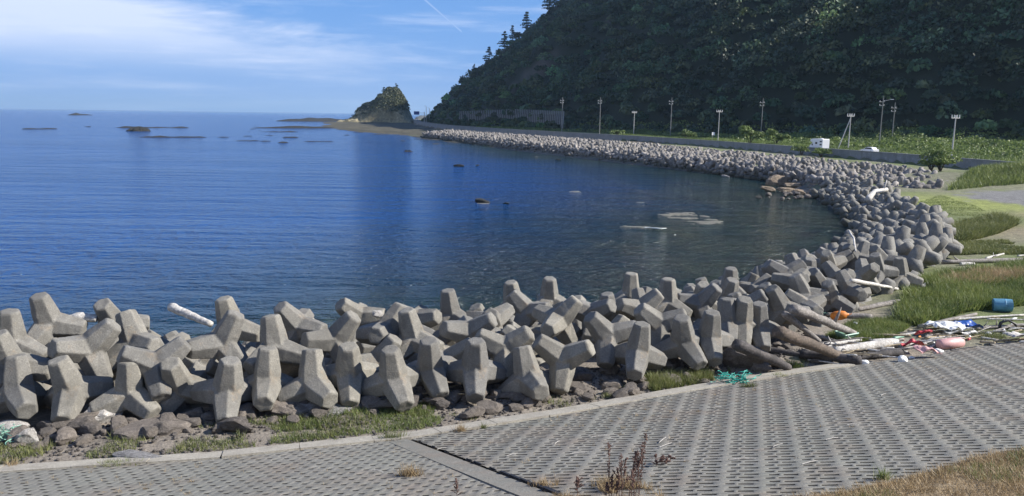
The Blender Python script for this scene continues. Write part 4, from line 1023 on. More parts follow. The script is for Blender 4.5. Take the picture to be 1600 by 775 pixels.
for px, py, s, lab in [(717, 260, .9, 'dark rock in the bay, left one of the upper pair'), (746, 259, .55, 'dark pointed rock in the bay, right one of the upper pair'), (754, 316, .75, 'brown rock with a flat skirt in the middle of the bay'),
                       (791, 318, .35, 'small dark rock right of the brown skirted rock'), (1186, 309, .55, 'dark rock near the corner left of the tetrapods'), (872, 250, .6, 'low rock close under the far tetrapod bank'), (1134, 276, .6, 'pale rock under the far bank near the tan outcrop')]:
    rock_at(at(px, py, .05), s, lab, mat='reef' if 'pale' not in lab else 'rock_pale', sq=(1.3, 1, .7), grp=GW)
for k, (x0, x1, py, ly, lab) in enumerate([(1005, 1145, 338, 15.0, 'pale shoal of rock just breaking the surface, biggest of the bay'), (925, 1045, 355, 1.6, 'thin pale shoal nearer than the biggest one'), (950, 1040, 316, 1.0, 'thin pale streak of rock beyond the biggest shoal'),
        (820, 900, 245, 3.0, 'pale shoal strip along the far bank'), (735, 775, 318, .8, 'pale rim of rock around the brown skirted rock'), (860, 960, 300, 3.0, 'faint shoal left of the biggest one'), (1120, 1180, 278, 3, 'shoal strip before the tan outcrop')]):
    reef(x0, x1, py, .50, ly, lab, 30+k, 'rock_pale_w', thr=(.48 if k in (0, 3, 4) else .55), sc=.45, name='shoal', cat='shoal', grp='pale shoals in the shallows')
# foaming bright edge on the nearer shoal
mb = MB(); a = at(1005, 356, .09); c = at(1042, 357, .09)
mb.tube([a.lerp(c, t)+Vector((0, math.sin(t*7)*.25, 0)) for t in np.linspace(0, 1, 12)], [.02, .05, .07, .08, .06, .08, .1, .09, .07, .06, .05, .02], 7)
o = mb.build('wave_crest', M['white_foamline'], smooth=True); tag(o, 'small white breaking crest on the thin pale shoal', 'foam', kind='stuff')
# tidal shelf in front of the stack
def shelf(name, poly, label, seed, base, amp, sc, mat, grp, nx=220, ny=120, cat='rock shelf'):
    xs = [p[0] for p in poly]; ys = [p[1] for p in poly]; XX, YY = np.meshgrid(np.linspace(min(xs), max(xs), nx), np.linspace(min(ys), max(ys), ny))
    d = np.abs(seg_dist(XX, YY, poly, True))*np.where(inside(XX, YY, poly), 1, -1)
    z = np.where(d > 0, base*np.clip(d/14, 0, 1), -0.8)+(vnoise(XX, YY*1.6, sc, seed, 5)-.5)*amp*np.clip((d+10)/14, 0, 1)-.1
    ii = np.arange(XX.size).reshape(XX.shape); q = np.stack([ii[:-1, :-1], ii[:-1, 1:], ii[1:, 1:], ii[1:, :-1]], -1).reshape(-1, 4)
    o = np_mesh(name, np.stack([XX, YY, z], -1).reshape(-1, 3), q, M[mat], smooth=False); tag(o, label, cat, grp)
c4 = [at(x, y, 0) for x, y in ((700, 217.5), (640, 214), (590, 209), (540, 204), (500, 199), (505, 191.5), (560, 190), (640, 192), (665, 196), (700, 206))]
shelf('tidal_shelf', [(p.x, p.y) for p in c4], 'broad brown green tidal shelf spreading in front of the sea stack', 14, .75, 2.6, .035, 'shelf', None)

for k in range(46):
    px = rnd.uniform(380, 720); py = rnd.uniform(196, 226)*(1) ; py = max(py, np.interp(px, [380, 560, 720], [196, 207, 222])); Lp = rnd.choice([6, 10, 16, 24, 34, 46])
    reef(px-Lp, px+Lp, py, rnd.uniform(.3, .55), rnd.uniform(2, 6.0), 'thin dark strip of reef breaking the shallow water off the headland', 100+k, thr=.45, sc=.15, grp='thin reef strips off the headland')
# tan rock outcrop and debris at the corner of the bay
rock_at(at(1217, 286, .3), 2.3, 'big rounded tan rock at the corner of the bay', mat='tan', sq=(1.0, .9, .82), rz=.3)
for k, (px, py, s) in enumerate([(1243, 290, 1.5), (1262, 289, 1.4), (1230, 297, 1.1), (1200, 295, 1.0), (1280, 294, 1.3), (1250, 300, .9)]):
    rock_at(at(px, py, .4), s, ['low tan rock right beside the big rounded one', 'low tan rock, second right of the big rounded one', 'flat tan rock in front of the big rounded one', 'low tan rock at the water left of the big one', 'brown rock where the tan rocks meet the tetrapods', 'small tan rock nearest the water'][k], mat='tan', sq=(1.4, .9, .55), grp='tan rocks at the corner of the bay')
for k in range(26):
    px = rnd.uniform(1190, 1330); py = rnd.uniform(296, 312); rock_at(at(px, py, .25), rnd.uniform(.2, .55), 'small stone washed up on the corner beach below the tan rocks', grp='stones on the corner beach', name='stone', cat='stone')

# ------------------------------------------------------------------ rubble strip between edging and tetrapods
def pt_between(t, f):
    """t along the strip (x of the edge), f 0 at edging .. 1 at tetrapods"""
    e = np.interp(t, [p[0] for p in EDGE], [p[1] for p in EDGE]); i = np.interp(t, [p[0] for p in INNER], [p[1] for p in INNER]); return t, e+0.5+(i+0.9-e-.5)*f
GRU = 'loose rubble stones at the foot of the tetrapods'
cnt = 0
for k in range(300):
    t = rnd.uniform(-13.5, 11.5); dens = 1.0 if t > -2 else .75
    if rnd.random() > dens: continue
    f = rnd.random()**.8 if t > 0 else .45+.55*rnd.random(); x, y = pt_between(t, f); s = rnd.choice([.12, .15, .19, .24, .29, .35]) * (1.15 if f > .6 else .9)
    px = 800+x/y*FPX
    lab = ('brown rubble stone at the foot of the uprights in the right half' if x > 0 else 'grey rubble stone under the tetrapods in the left half')
    rock_at(Vector((x, y, Gp(x, y)+s*.35)), s, lab, grp=GRU, name='rubble_stone', cat='stone', sq=(1.25, 1, .85)); cnt += 1
# pebbles too many to count
r3 = np.random.RandomState(9); bmv = np.array([tuple(v.co) for v in boulder_mesh(3, 1).vertices]); tmp = boulder_mesh(3, 1); tmp.calc_loop_triangles()
bf = np.array([tuple(t.vertices) for t in tmp.loop_triangles]); Vs = []; Fs = []
for k in range(2600):
    t = r3.uniform(-14, 12.5); f = r3.uniform(0.0, 1.15); x, y = pt_between(t, f); s = r3.uniform(.025, .085); a = r3.uniform(0, 6.28)
    R2 = np.array([[math.cos(a), -math.sin(a), 0], [math.sin(a), math.cos(a), 0], [0, 0, 1]]); Vs.append(bmv @ R2.T*s+np.array((x, y, Gp(x, y)+s*.3))); Fs.append(bf+k*len(bmv))
o = np_mesh('pebbles', np.concatenate(Vs), np.concatenate(Fs), M['rock']); tag(o, 'small pebbles scattered along the rubble strip', 'pebbles', kind='stuff')
for px, py, s, sq, mat, lab in [(160, 632, .62, (1, .9, .85), 'rock_pale', 'white speckled boulder standing in front of the third tetrapod'), (502, 618, .55, (1.7, .9, .35), 'rock_pale', 'flat pale slab lying below the seventh front tetrapod'),
        (237, 652, .6, (1.6, .9, .4), 'rock', 'long rough brown slab right of the white speckled boulder'), (46, 684, .34, (.8, .8, 1.1), 'rock_pale', 'upright pale stone among the grass near the left edge'), (218, 693, .45, (1.6, .9, .35), 'rock_pale', 'flat pale stone lying on the grass beside the edging'),
        (370, 662, .42, (1.2, 1, .8), 'rock', 'rounded brown stone under the fifth front tetrapod'), (462, 634, .5, (1.5, 1, .6), 'rock', 'grey mound of rock under the seventh front tetrapod'), (765, 632, .35, (1.2, 1, .8), 'rock', 'angular brown stone right of the driftwood sticks'),
        (738, 640, .32, (1.2, 1, .8), 'rock', 'brown stone under the driftwood sticks'), (18, 664, .36, (1.3, 1, .7), 'rock_pale', 'rounded grey stone block at the left edge under the first tetrapod'), (1160, 560, .75, (1.1, 1, .8), 'rock', 'large dark boulder carrying a scrap of green net'),
        (290, 655, .4, (1.6, 1, .5), 'rock', 'brown rock shelf piece left of the fifth tetrapod'), (786, 610, .35, (1.9, .8, .45), 'rock', 'flat brick like stone below the left wide Y'), (600, 628, .35, (1.5, 1, .7), 'rock', 'brown stone under the ninth front tetrapod'), (120, 655, .4, (1.6, 1, .6), 'rock', 'grey rock under the second front tetrapod')]:
    g = hit(px, py+(26 if px < 760 and s >= .4 and 'pale' in mat+lab or 'slab' in lab else 12)); rock_at(g+Vector((0, 0, s*sq[2]*.5)), s, lab, mat=mat, sq=sq, rz=rnd.uniform(-.3, .3))

# ------------------------------------------------------------------ driftwood
def log(pts, rad, mat, label, name='driftwood_log', grp=None, n=9, stub=0, cat='driftwood', seed=0):
    r = random.Random(seed+len(label)); P3 = []
    pts = [Vector(p) for p in pts]; seg = 7; full = []
    for i in range(len(pts)-1):
        for k in range(seg): full.append(pts[i].lerp(pts[i+1], k/seg))
    full.append(pts[-1]); L = sum((full[i+1]-full[i]).length for i in range(len(full)-1))
    o0 = full[0].copy(); full = [p-o0+Vector((r.gauss(0, 1), r.gauss(0, 1), r.gauss(0, 1)))*rad*.05 for p in full]
    rr = [rad*(1.0-.35*i/(len(full)-1))*r.uniform(.95, 1.05) for i in range(len(full))]; rr[0] *= .85
    mb = MB(); mb.tube(full, rr, n)
    o = mb.build(name, M[mat], smooth=True); o.location = o0
    for k in range(stub):
        i = r.randrange(2, len(full)-2); d = Vector((r.gauss(0, 1), r.gauss(0, 1), abs(r.gauss(0, 1))+.4)).normalized()
        mb = MB(); mb.tube([full[i], full[i]+d*rad*2.4, full[i]+d*rad*3.6+Vector((0, 0, .05))], [rad*.4, rad*.25, rad*.1], 6); mb.build('branch_stub', M[mat], o, smooth=True)
    tag(o, label, cat, grp); return o
GD = 'driftwood washed up around the pile'
def gl(px0, py0, px1, py1, rad, mat, label, z0=0.0, z1=0.0, **k):
    rad *= .74
    a = hit(px0, py0+rad*FPX/30*.6); b = hit(px1, py1+rad*FPX/30*.6)
    if z0: a = at(px0, py0, z0)
    else: a.z += rad*.8
    if z1: b = at(px1, py1, z1)
    else: b.z += rad*.8
    return log([a, (a+b)/2+Vector((0, 0, rad*.1)), b], rad, mat, label, grp=GD, **k)
gl(1600+60, 406, 1472, 408, .26, 'wood_grey', 'long straight grey log lying on the grass at the right edge', stub=2)
gl(1212, 518, 1318, 563, .33, 'wood_brown', 'thick brown log slanting down from the tetrapods to the slope foot', z0=3.7)
gl(1238, 482, 1335, 524, .28, 'wood_grey', 'thick grey log slanting beside the orange float', z0=3.9, stub=2)
gl(1148, 537, 1232, 578, .30, 'wood_dark', 'dark wet log pointing at the slope behind the turquoise net', z0=3.3)
gl(1400, 537, 1302, 552, .27, 'wood_white', 'fat bleached white log at the rim of the slope')
gl(1345, 566, 1250, 556, .26, 'wood_dark', 'dark log lying under the bleached white log')
gl(1410, 552, 1330, 562, .22, 'wood_dark', 'dark log in the shade in front of the bleached one')
gl(1180, 545, 1300, 568, .2, 'wood_dark', 'thin dark log crossing below the thick brown one')
gl(1362, 496, 1290, 492, .2, 'wood_grey', 'grey log lying level above the orange float')
gl(1405, 472, 1338, 484, .2, 'wood_grey', 'arched grey log below the widest tetrapods')
gl(1330, 438, 1402, 452, .14, 'wood_white', 'thin pale pole lying across the tetrapods toward the grass', z0=3.9)
gl(1258, 522, 1310, 536, .15, 'wood_grey', 'short grey stick by the pale green basket')
gl(1225, 490, 1280, 535, .2, 'wood_grey', 'slanting grey log nearest the dark rocks', z0=3.6)
gl(1455, 440, 1440, 448, .2, 'wood_white', 'short white log stub at the foot of the pile by the long log')
gl(1460, 432, 1500, 424, .1, 'wood_white', 'thin white branch pointing right toward the long grey log')
gl(1540, 404, 1568, 396, .12, 'wood_white', 'forked white branch resting on the long grey log', stub=3)
gl(1500, 412, 1522, 412, .16, 'wood_white', 'short white stick under the long grey log')
gl(1480, 500, 1600, 492, .09, 'wood_white', 'thin white pole above the tangle of rubbish at the right')
gl(1435, 512, 1525, 492, .14, 'wood_grey', 'grey pole slanting over the white sheet')
gl(1395, 530, 1450, 517, .10, 'palegreen', 'pale green pole along the grass behind the bleached log')
gl(1330, 536, 1390, 520, .05, 'wood_white', 'thin white stick crossing behind the bleached log')
gl(1288, 540, 1345, 532, .12, 'wood_white', 'white knotty branch behind the bleached log', stub=3)
gl(1245, 528, 1215, 534, .1, 'wood_white', 'white stub in front of the thick brown log')
gl(1520, 515, 1620, 508, .12, 'wood_grey', 'grey branch tangle at the right end of the rubbish', stub=4)
gl(1590, 400, 1620, 398, .1, 'wood_white', 'white branch tip at the right border')
a = at(266, 479, 4.4); b = at(330, 507, 4.0); log([a, (a+b)/2, b], .16, 'wood_white', 'bleached log leaning out over the water above the left tetrapods', grp=GD, n=12)
a = at(100, 503, 3.9); b = at(152, 498, 4.0); log([a, (a+b)/2+Vector((0, 0, .12)), b], .2, 'wood_white', 'short white driftwood wedged between the two left tall tetrapods', grp=GD)
rock_at(at(134, 527, 3.8), .16, 'small white foam lump in the gap behind the biggest Y', mat='rock_pale', name='foam_lump', cat='foam lump')
rock_at(at(590, 490, 3.6), .2, 'pale foam lump on the seaward tetrapods beyond the eighth', mat='rock_pale', name='foam_lump', cat='foam lump')
a = at(1326, 360, 3.9); b = at(1337, 393, 3.9); log([a, (a+b)/2+Vector((.1, 0, .1)), b], .07, 'wood_white', 'thin white stick hanging down the tetrapods at the bend', grp=GD)
a = at(1355, 312, 3.6); m_ = at(1366, 300, 4.2); b = at(1385, 296, 4.3); log([a, m_, b], .3, 'wood_white', 'arched white driftwood on the crest at the far bend', grp=GD, stub=2)
for k, (px0, py0, px1, py1) in enumerate([(640, 634, 722, 612), (648, 636, 716, 622), (652, 628, 705, 606), (660, 634, 735, 618), (642, 628, 690, 622), (690, 620, 740, 606), (676, 630, 728, 628)]):
    a = hit(px0, py0); b = hit(px1, py1); a.z += .08+.03*k; b.z += .12+.02*k
    log([a, b], .035, 'straw', 'pale dry stick in the bundle under the tenth front tetrapod', grp='dry sticks in a bundle', name='driftwood_stick', n=6)
# ------------------------------------------------------------------ flotsam
def thing_mb(name, mb, mat, loc, label, cat, rz=0, bevel=0, smooth=False, tilt=0):
    o = mb.build(name, M[mat], bevel=bevel, smooth=smooth); o.location = loc; o.rotation_euler = (tilt, 0, rz); tag(o, label, cat); return o
def lathe(prof, n=16):
    mb = MB(); vs = []; 
    for rr_, z in prof:
        for k in range(n): g = 2*math.pi*k/n; vs.append((rr_*math.cos(g), rr_*math.sin(g), z))
    fs = [(i*n+k, i*n+(k+1) % n, (i+1)*n+(k+1) % n, (i+1)*n+k) for i in range(len(prof)-1) for k in range(n)]; fs += [tuple(range(n)), tuple(range((len(prof)-1)*n, len(prof)*n))]
    mb.add(vs, fs); return mb
g = hit(1310, 506); fl = thing_mb('float', lathe([(.04, -.5), (.2, -.42), (.27, -.2), (.28, .1), (.22, .36), (.08, .46), (.06, .55)]), 'orange', g+Vector((0, 0, .35)), 'bright orange plastic float lying between the grey logs', 'float', .2, smooth=True); fl.rotation_euler = (1.35, 0, 1.2); fl.scale = (.75, .75, .75)
mb = MB(); mb.tube([(0, 0, .54), (.05, 0, .62), (0, .05, .68), (-.05, 0, .6)], .02, 5); mb.build('lug', M['orange'], fl)
g = hit(1565, 487); o = empty('blue_drum', g+Vector((0, 0, .3)), .15); mb = lathe([(.38, -.5), (.40, -.46), (.40, .1), (.415, .12), (.40, .16), (.38, .5)], 20); mb.build('barrel', M['blue'], o, smooth=False); mb = lathe([(.3, .5), (.3, .53)], 18); mb.build('lid', M['blue'], o); o.rotation_euler = (math.pi/2*.96, 0, 1.2); o.scale = (.78, .78, .78); tag(o, 'pale blue plastic drum lying in the weeds at the right', 'drum')
def sheet(px, py, sx, sy, mat, label, cat, name, seed, amp=.22, thick=.015, rz=0.2, z=.12):
    n1_, n2_ = 18, 12; XX, YY = np.meshgrid(np.linspace(-sx/2, sx/2, n1_), np.linspace(-sy/2, sy/2, n2_)); ZZ = vnoise(XX+9, YY+9, 2.4, seed, 3)*amp*2; e = 1+.22*(vnoise(XX, YY, 1.9, seed+3)-.5); XX = XX*e; YY = YY*(2-e)
    mb = MB(); g = hit(px, py); vs = [(x, y, z_) for x, y, z_ in zip(XX.ravel(), YY.ravel(), ZZ.ravel())]+[(x, y, z_-thick-.02) for x, y, z_ in zip(XX.ravel(), YY.ravel(), ZZ.ravel())]
    N_ = n1_*n2_; fs = []
    for j in range(n2_-1):
        for i in range(n1_-1): q = j*n1_+i; fs += [(q, q+1, q+n1_+1, q+n1_), (N_+q, N_+q+n1_, N_+q+n1_+1, N_+q+1)]
    mb.add(vs, fs); o = mb.build(name, M[mat]); o.location = g+Vector((0, 0, z)); o.rotation_euler = (0, 0, rz); tag(o, label, cat); return o
sheet(1478, 524, 1.9, 1.1, 'foam', 'crumpled white plastic sheet in the rubbish line', 'plastic sheet', 'plastic_sheet', 1, .3)
sheet(1512, 520, .95, .8, 'dblue', 'deep blue crumpled tarp scrap beside the white sheet', 'tarp', 'tarp_scrap', 2, .25)
sheet(1500, 528, 1.5, .3, 'foam', 'narrow white strip curling under the blue tarp scrap', 'plastic strip', 'plastic_strip', 3, .15)
sheet(1426, 553, .8, .5, 'red', 'crushed dark red plastic at the slope rim', 'plastic scrap', 'plastic_scrap', 4, .3)
sheet(1440, 545, .5, .4, 'red', 'bright red plastic scrap on top of the crushed pieces', 'plastic scrap', 'plastic_scrap', 6, .3, z=.35)
sheet(1448, 560, .9, .5, 'pink', 'washed out pink bag lying on the slope rim', 'bag', 'plastic_bag', 5, .25)
sheet(1590, 535, 1.0, .6, 'wood_white', 'grey white rag at the right edge of the rubbish line', 'rag', 'rag', 8, .2)
g = hit(1484, 545); o = thing_mb('cylinder_float', lathe([(.12, -.62), (.2, -.55), (.22, 0), (.2, .55), (.12, .62)], 14), 'pink', g+Vector((0, 0, .22)), 'faded pink cylinder float lying right of the red scraps', 'float', smooth=True); o.rotation_euler = (1.57, 0, 1.9)
mb = MB(); mb.tube([(0, 0, .6), (0, 0, .68)], .06, 8); mb.build('lug', M['pink'], o)
for k, (px, py, sx, lab) in enumerate([(1410, 566, .4, 'small white foam block under the dark log end'), (1466, 552, .34, 'white foam block between red scraps and pink float'), (1455, 538, .3, 'white foam piece behind the red scraps'), (1424, 562, .22, 'tiny white foam crumb at the slope rim'),
        (1370, 520, .2, 'white crumb in the grass behind the bleached log'), (1545, 525, .3, 'white block between tarp and black frame'), (1336, 510, .28, 'pale rounded foam right of the orange float'), (1349, 570, .3, 'pale foam block on the slope below the bleached log'), (1420, 396, .25, 'white crumb beside the pile on the dull grass'), (1388, 350, .3, 'white crumb on the gravel by the far bend'), (270, 655, .12, 'white crumb in the left grass strip'), (560, 640, .12, 'white crumb by the ninth tetrapod foot')]):
    g = hit(px, py); me = boulder_mesh(60+k, 2, .5, .7).copy(); me.materials.clear(); me.materials.append(M['foam']); sx *= .55; oo = rock_at(g+Vector((0, 0, sx*.4)), sx, lab, mesh=me, name='foam_block', cat='foam block', grp='bits of white foam')
mb = MB()
for s in (0, 1):
    pass
g = hit(1575, 515); mb.tube([(-.6, 0, 0), (-.45, .1, .5), (0, .1, .7), (.4, 0, .45), (.6, -.1, 0)], .09, 8); mb.tube([(-.2, .2, .68), (-.1, .5, .4), (0, .8, 0)], .06, 8); mb.v = [(x*.7, y*.7, z*.55) for x, y, z in mb.v]; thing_mb('black_hose', mb, 'black', g, 'black looped hose in the right end of the rubbish', 'hose', smooth=True)
g = hit(1322, 530); o = empty('basket_frame', g+Vector((0, 0, .25)), .5)
for (a_, b_) in (((-.4, -.25, 0), (.4, -.25, 0)), ((.4, -.25, 0), (.4, .25, .05)), ((.4, .25, .05), (-.4, .25, .05)), ((-.4, .25, .05), (-.4, -.25, 0))):
    mb = MB(); mb.tube([a_, b_], .035, 6); mb.build('rim', M['palegreen'], o)
mb = MB(); mb.add([(-.4, -.25, -.01), (.4, -.25, -.01), (.32, -.18, -.25), (-.32, -.18, -.25), (-.4, .25, .04), (.4, .25, .04), (.32, .18, -.25), (-.32, .18, -.25)], [(0, 1, 2, 3), (4, 5, 6, 7), (3, 2, 6, 7), (0, 3, 7, 4), (1, 2, 6, 5)]); mb.build('basket_wall', M['palegreen'], o)
tag(o, 'pale green rectangular basket frame in the grass by the brown log', 'basket')
def net(px, py, R, mat, label, seed, z=.1, n=46):
    r = random.Random(seed); mb = MB(); g = hit(px, py)
    for k in range(n):
        p = Vector((r.gauss(0, R*.5), r.gauss(0, R*.3), r.uniform(0, R*.4))); pts_ = [p.copy()]; d = Vector((r.gauss(0, 1), r.gauss(0, 1), r.gauss(0, .4))).normalized()
        for q in range(5): d = (d+Vector((r.gauss(0, .6), r.gauss(0, .6), r.gauss(0, .3)))).normalized(); p = p+d*R*.2; p.z = max(0, min(R*.5, p.z)); pts_.append(p.copy())
        mb.tube(pts_, .014, 4, False)
    return thing_mb('net', mb, mat, g+Vector((0, 0, z)), label, 'fishing net')
net(1150, 600, .5, 'teal', 'turquoise net tangle on the stones beside the edging', 1); net(1138, 545, .5, 'palegreen', 'pale green net scrap draped on the large dark boulder', 2, z=1.0)
net(18, 690, .42, 'palegreen', 'faded green net caught among the stones at the left edge', 3)
net(1262, 500, .6, 'palegreen', 'dull green net in the shade behind the thick brown log', 4)

# ------------------------------------------------------------------ grass and plants
def grass_poly(name, poly, n, h, w, mat, label, seed, patch=(0.5, 0.42), lean=.45, dz=0.0, zf=None):
    r = np.random.RandomState(seed); xs = [p[0] for p in poly]; ys = [p[1] for p in poly]; X = r.uniform(min(xs), max(xs), n*3); Y = r.uniform(min(ys), max(ys), n*3)
    k = inside(X, Y, poly) & (vnoise(X, Y, patch[0], seed) > patch[1]); X, Y = X[k][:n], Y[k][:n]
    Z = G(X, Y)+dz if zf is None else zf(X, Y); hh = h*(.45+.9*vnoise(X, Y, patch[0]*1.7, seed+1))
    V, Fc = blades(X, Y, Z, 1.0, w, seed, lean); V = V.reshape(-1, 3, 3); V[:, 2, 2] = Z+(V[:, 2, 2]-Z)*hh; V[:, 2, 0] = X+(V[:, 2, 0]-X)*hh; V[:, 2, 1] = Y+(V[:, 2, 1]-Y)*hh
    o = np_mesh(name, V.reshape(-1, 3), Fc, M[mat]); tag(o, label, 'grass', kind='stuff'); return o
def hp_(pts): return [(q.x, q.y) for q in (hit(a, b) for a, b in pts)]
def strip_poly(x0, x1, f0, f1, n=14): 
    ts = np.linspace(x0, x1, n); return [pt_between(t, f0) for t in ts]+[pt_between(t, f1) for t in reversed(ts)]
grass_poly('strip_grass', strip_poly(-16, -2.4, 0.02, .62), 13000, .18, .012, 'grass', 'short grass growing along the edging in the left half', 1, (.9, .50))
grass_poly('strip_grass', strip_poly(-6.5, -2.0, 0.05, .75), 6000, .18, .012, 'lush', 'bright grass patch below the seventh to tenth tetrapods', 2, (.9, .38))
grass_poly('strip_grass', strip_poly(-2, 9.5, 0.0, .35), 5000, .2, .012, 'grass', 'sparse tufts between the rubble stones', 3, (1.3, .56))
grass_poly('strip_grass', strip_poly(4.6, 7.0, 0.02, .5), 4500, .34, .014, 'grass', 'tuft of tall grass among the stones right of centre', 4, (1.3, .45))
grass_poly('meadow_grass', hp_([(1395, 505), (1420, 450), (1470, 430), (1600, 415), (1700, 425), (1700, 480), (1600, 478), (1500, 492), (1440, 512)]), 42000, .55, .03, 'lush', 'lush green and yellow grass behind the rubbish line', 5, (.35, .34))
grass_poly('meadow_grass', hp_([(1290, 528), (1330, 505), (1395, 500), (1420, 512), (1395, 530), (1330, 538)]), 14000, .25, .016, 'lush', 'low bright grass around the logs', 6, (.6, .36))
grass_poly('dry_grass', hp_([(1470, 445), (1530, 432), (1600, 425), (1640, 435), (1560, 450), (1490, 458)]), 9000, .6, .025, 'drygrass', 'dry reddish grass mixed into the lush grass', 7, (.5, .40))
grass_poly('meadow_grass', hp_([(1425, 318), (1470, 305), (1540, 330), (1580, 352), (1500, 362), (1470, 370), (1440, 335)]), 14000, .07, .03, 'lush', 'thin lime green ground cover beside the far bend', 8, (.2, .3), .8)
grass_poly('meadow_grass', hp_([(1478, 372), (1510, 350), (1560, 343), (1590, 352), (1560, 366), (1500, 380)]), 16000, .8, .05, 'grass', 'dark green hump of tall grass on the flat', 9, (.2, .2))
grass_poly('meadow_grass', hp_([(1485, 400), (1490, 380), (1600, 375), (1700, 380), (1700, 402), (1600, 398)]), 18000, .25, .04, 'grass', 'thin dull grass behind the long log', 10, (.3, .42))
grass_poly('meadow_grass', hp_([(1480, 298), (1500, 280), (1560, 262), (1620, 250), (1760, 250), (1760, 292), (1600, 288), (1540, 292)]), 46000, .8, .07, 'lush', 'tall sunlit grass on the mound below the thicket', 11, (.12, .25))
grass_poly('verge_grass', [(a, b) for a, b in ((98, 128), (92, 147), (82, 195), (72, 237), (56, 292), (40, 330), (52, 334), (68, 296), (84, 240), (96, 195), (108, 147), (118, 128))], 50000, .9, .14, 'brush', 'rough weeds along the inland side of the road', 12, (.08, .35), .6)
apz = lambda X, Y: 2.2+APR_SLOPE*seg_dist(X, Y, EDGE)+.03
u_ = up_from_edge([p for p in EDGE if p[0] > -8], APR_W-.1); u2_ = up_from_edge([p for p in EDGE if p[0] > -8], APR_W+4)
def crest_poly(): return u_+list(reversed(u2_))
X_ = np.array([0.]); 
grass_poly('bank_grass', hp_([(1230, 790), (1330, 772), (1420, 752), (1500, 728), (1600, 706), (1720, 690), (1760, 800), (1300, 830)]), 26000, .13, .010, 'drygrass', 'dry brown turf at the top of the slope in the lower right corner', 13, (.8, .25), .7, .06)
grass_poly('bank_grass', hp_([(1300, 790), (1420, 765), (1500, 735), (1600, 715), (1720, 700), (1760, 800), (1340, 830)]), 6000, .16, .010, 'grass', 'green blades among the dry turf in the lower right corner', 14, (1.1, .5), .6, .06)
grass_poly('bank_grass', hp_([(860, 790), (870, 758), (960, 757), (1030, 768), (1040, 800)]), 4200, .22, .006, 'drygrass', 'pale dry grass around the dried weed stems', 15, (1.4, .42), .5, .03)
def tuft(px, py, n, R, h, mat, label, seed):
    q = at(px, py, 2.4); 
    R *= .6; d = hit(px, py); r = np.random.RandomState(seed); X = d.x+r.normal(size=n)*R; Y = d.y+r.normal(size=n)*R*.6; Z = np.maximum(G(X, Y), 0)+.05
    V, Fc = blades(X-d.x, Y-d.y, Z-d.z, h, .008, seed, .5); o = np_mesh('grass_tuft', V, Fc, M[mat]); o.location = d; tag(o, label, 'grass tuft', 'grass tufts rooted on the concrete')
for k, (px, py, n, R, h, mat, lab) in enumerate([(612, 688, 240, .28, .26, 'grass', 'biggest green tuft on the pale edging below the grass patch'), (180, 728, 260, .45, .14, 'grass', 'wide low tuft on the edging near the left'), (720, 677, 120, .14, .22, 'drygrass', 'small dry tuft on the slope rim left of centre'), (755, 672, 60, .06, .18, 'grass', 'thin tuft on the slope rim next to the dry one'),
        (450, 698, 60, .1, .16, 'grass', 'tiny tuft on the edging under the seventh tetrapod'), (528, 695, 60, .1, .16, 'grass', 'tiny tuft on the edging right of the one under the seventh'), (640, 745, 200, .22, .25, 'drygrass', 'straw coloured tuft growing out of the left slope'), (1240, 575, 240, .3, .3, 'lush', 'fresh green tuft at the end of the edging by the dark log'), (1170, 606, 130, .2, .16, 'grass', 'low tuft on the edging by the turquoise net'),
        (948, 622, 100, .15, .14, 'grass', 'small tuft on the edging left of the tall grass'), (1548, 530, 420, .5, .28, 'grass', 'dark bushy tuft on the slope rim at the right'), (845, 762, 160, .2, .14, 'drygrass', 'dry tuft at the lower end of the open joint'), (1380, 752, 120, .1, .2, 'lush', 'green tuft at the bottom right on the slope'), (20, 735, 120, .15, .2, 'drygrass', 'yellowish tuft on the edging at the left border'), (1216, 590, 120, .3, .14, 'grass', 'low tuft on the edging left of the dark log')]):
    tuft(px, py, n, R, h, mat, lab, 90+k)
# white straws lying on the slope
for k, (px, py, L, a) in enumerate([(645, 738, .7, .15), (690, 705, .25, .4), (1160, 722, .6, .1), (1215, 700, .3, .5), (940, 685, .5, .2), (905, 712, .45, .2), (1000, 650, .35, .1), (870, 695, .2, .9), (1300, 690, .35, .3), (1330, 668, .25, .2), (1120, 640, .3, .3), (1420, 640, .3, .2), (1265, 728, .4, .4), (780, 655, .4, .1), (1500, 622, .3, .2), (1380, 620, .25, .6), (1040, 700, .4, .6), (1035, 692, .35, .9), (590, 740, .3, -.3), (800, 715, .3, .5)]):
    g = hit(px, py); mb = MB(); c, s = math.cos(a), math.sin(a); mb.tube([(-L/2*c, -L/2*s, 0), (0, .015, .012), (L/2*c, L/2*s, L/2*s*.2)], [.008, .012, .005], 5)
    o = mb.build('dry_straw', M['wood_white']); o.location = g+Vector((0, 0, .055)); tag(o, 'bleached straw lying on the grey slope', 'straw', 'bleached straws on the slope')
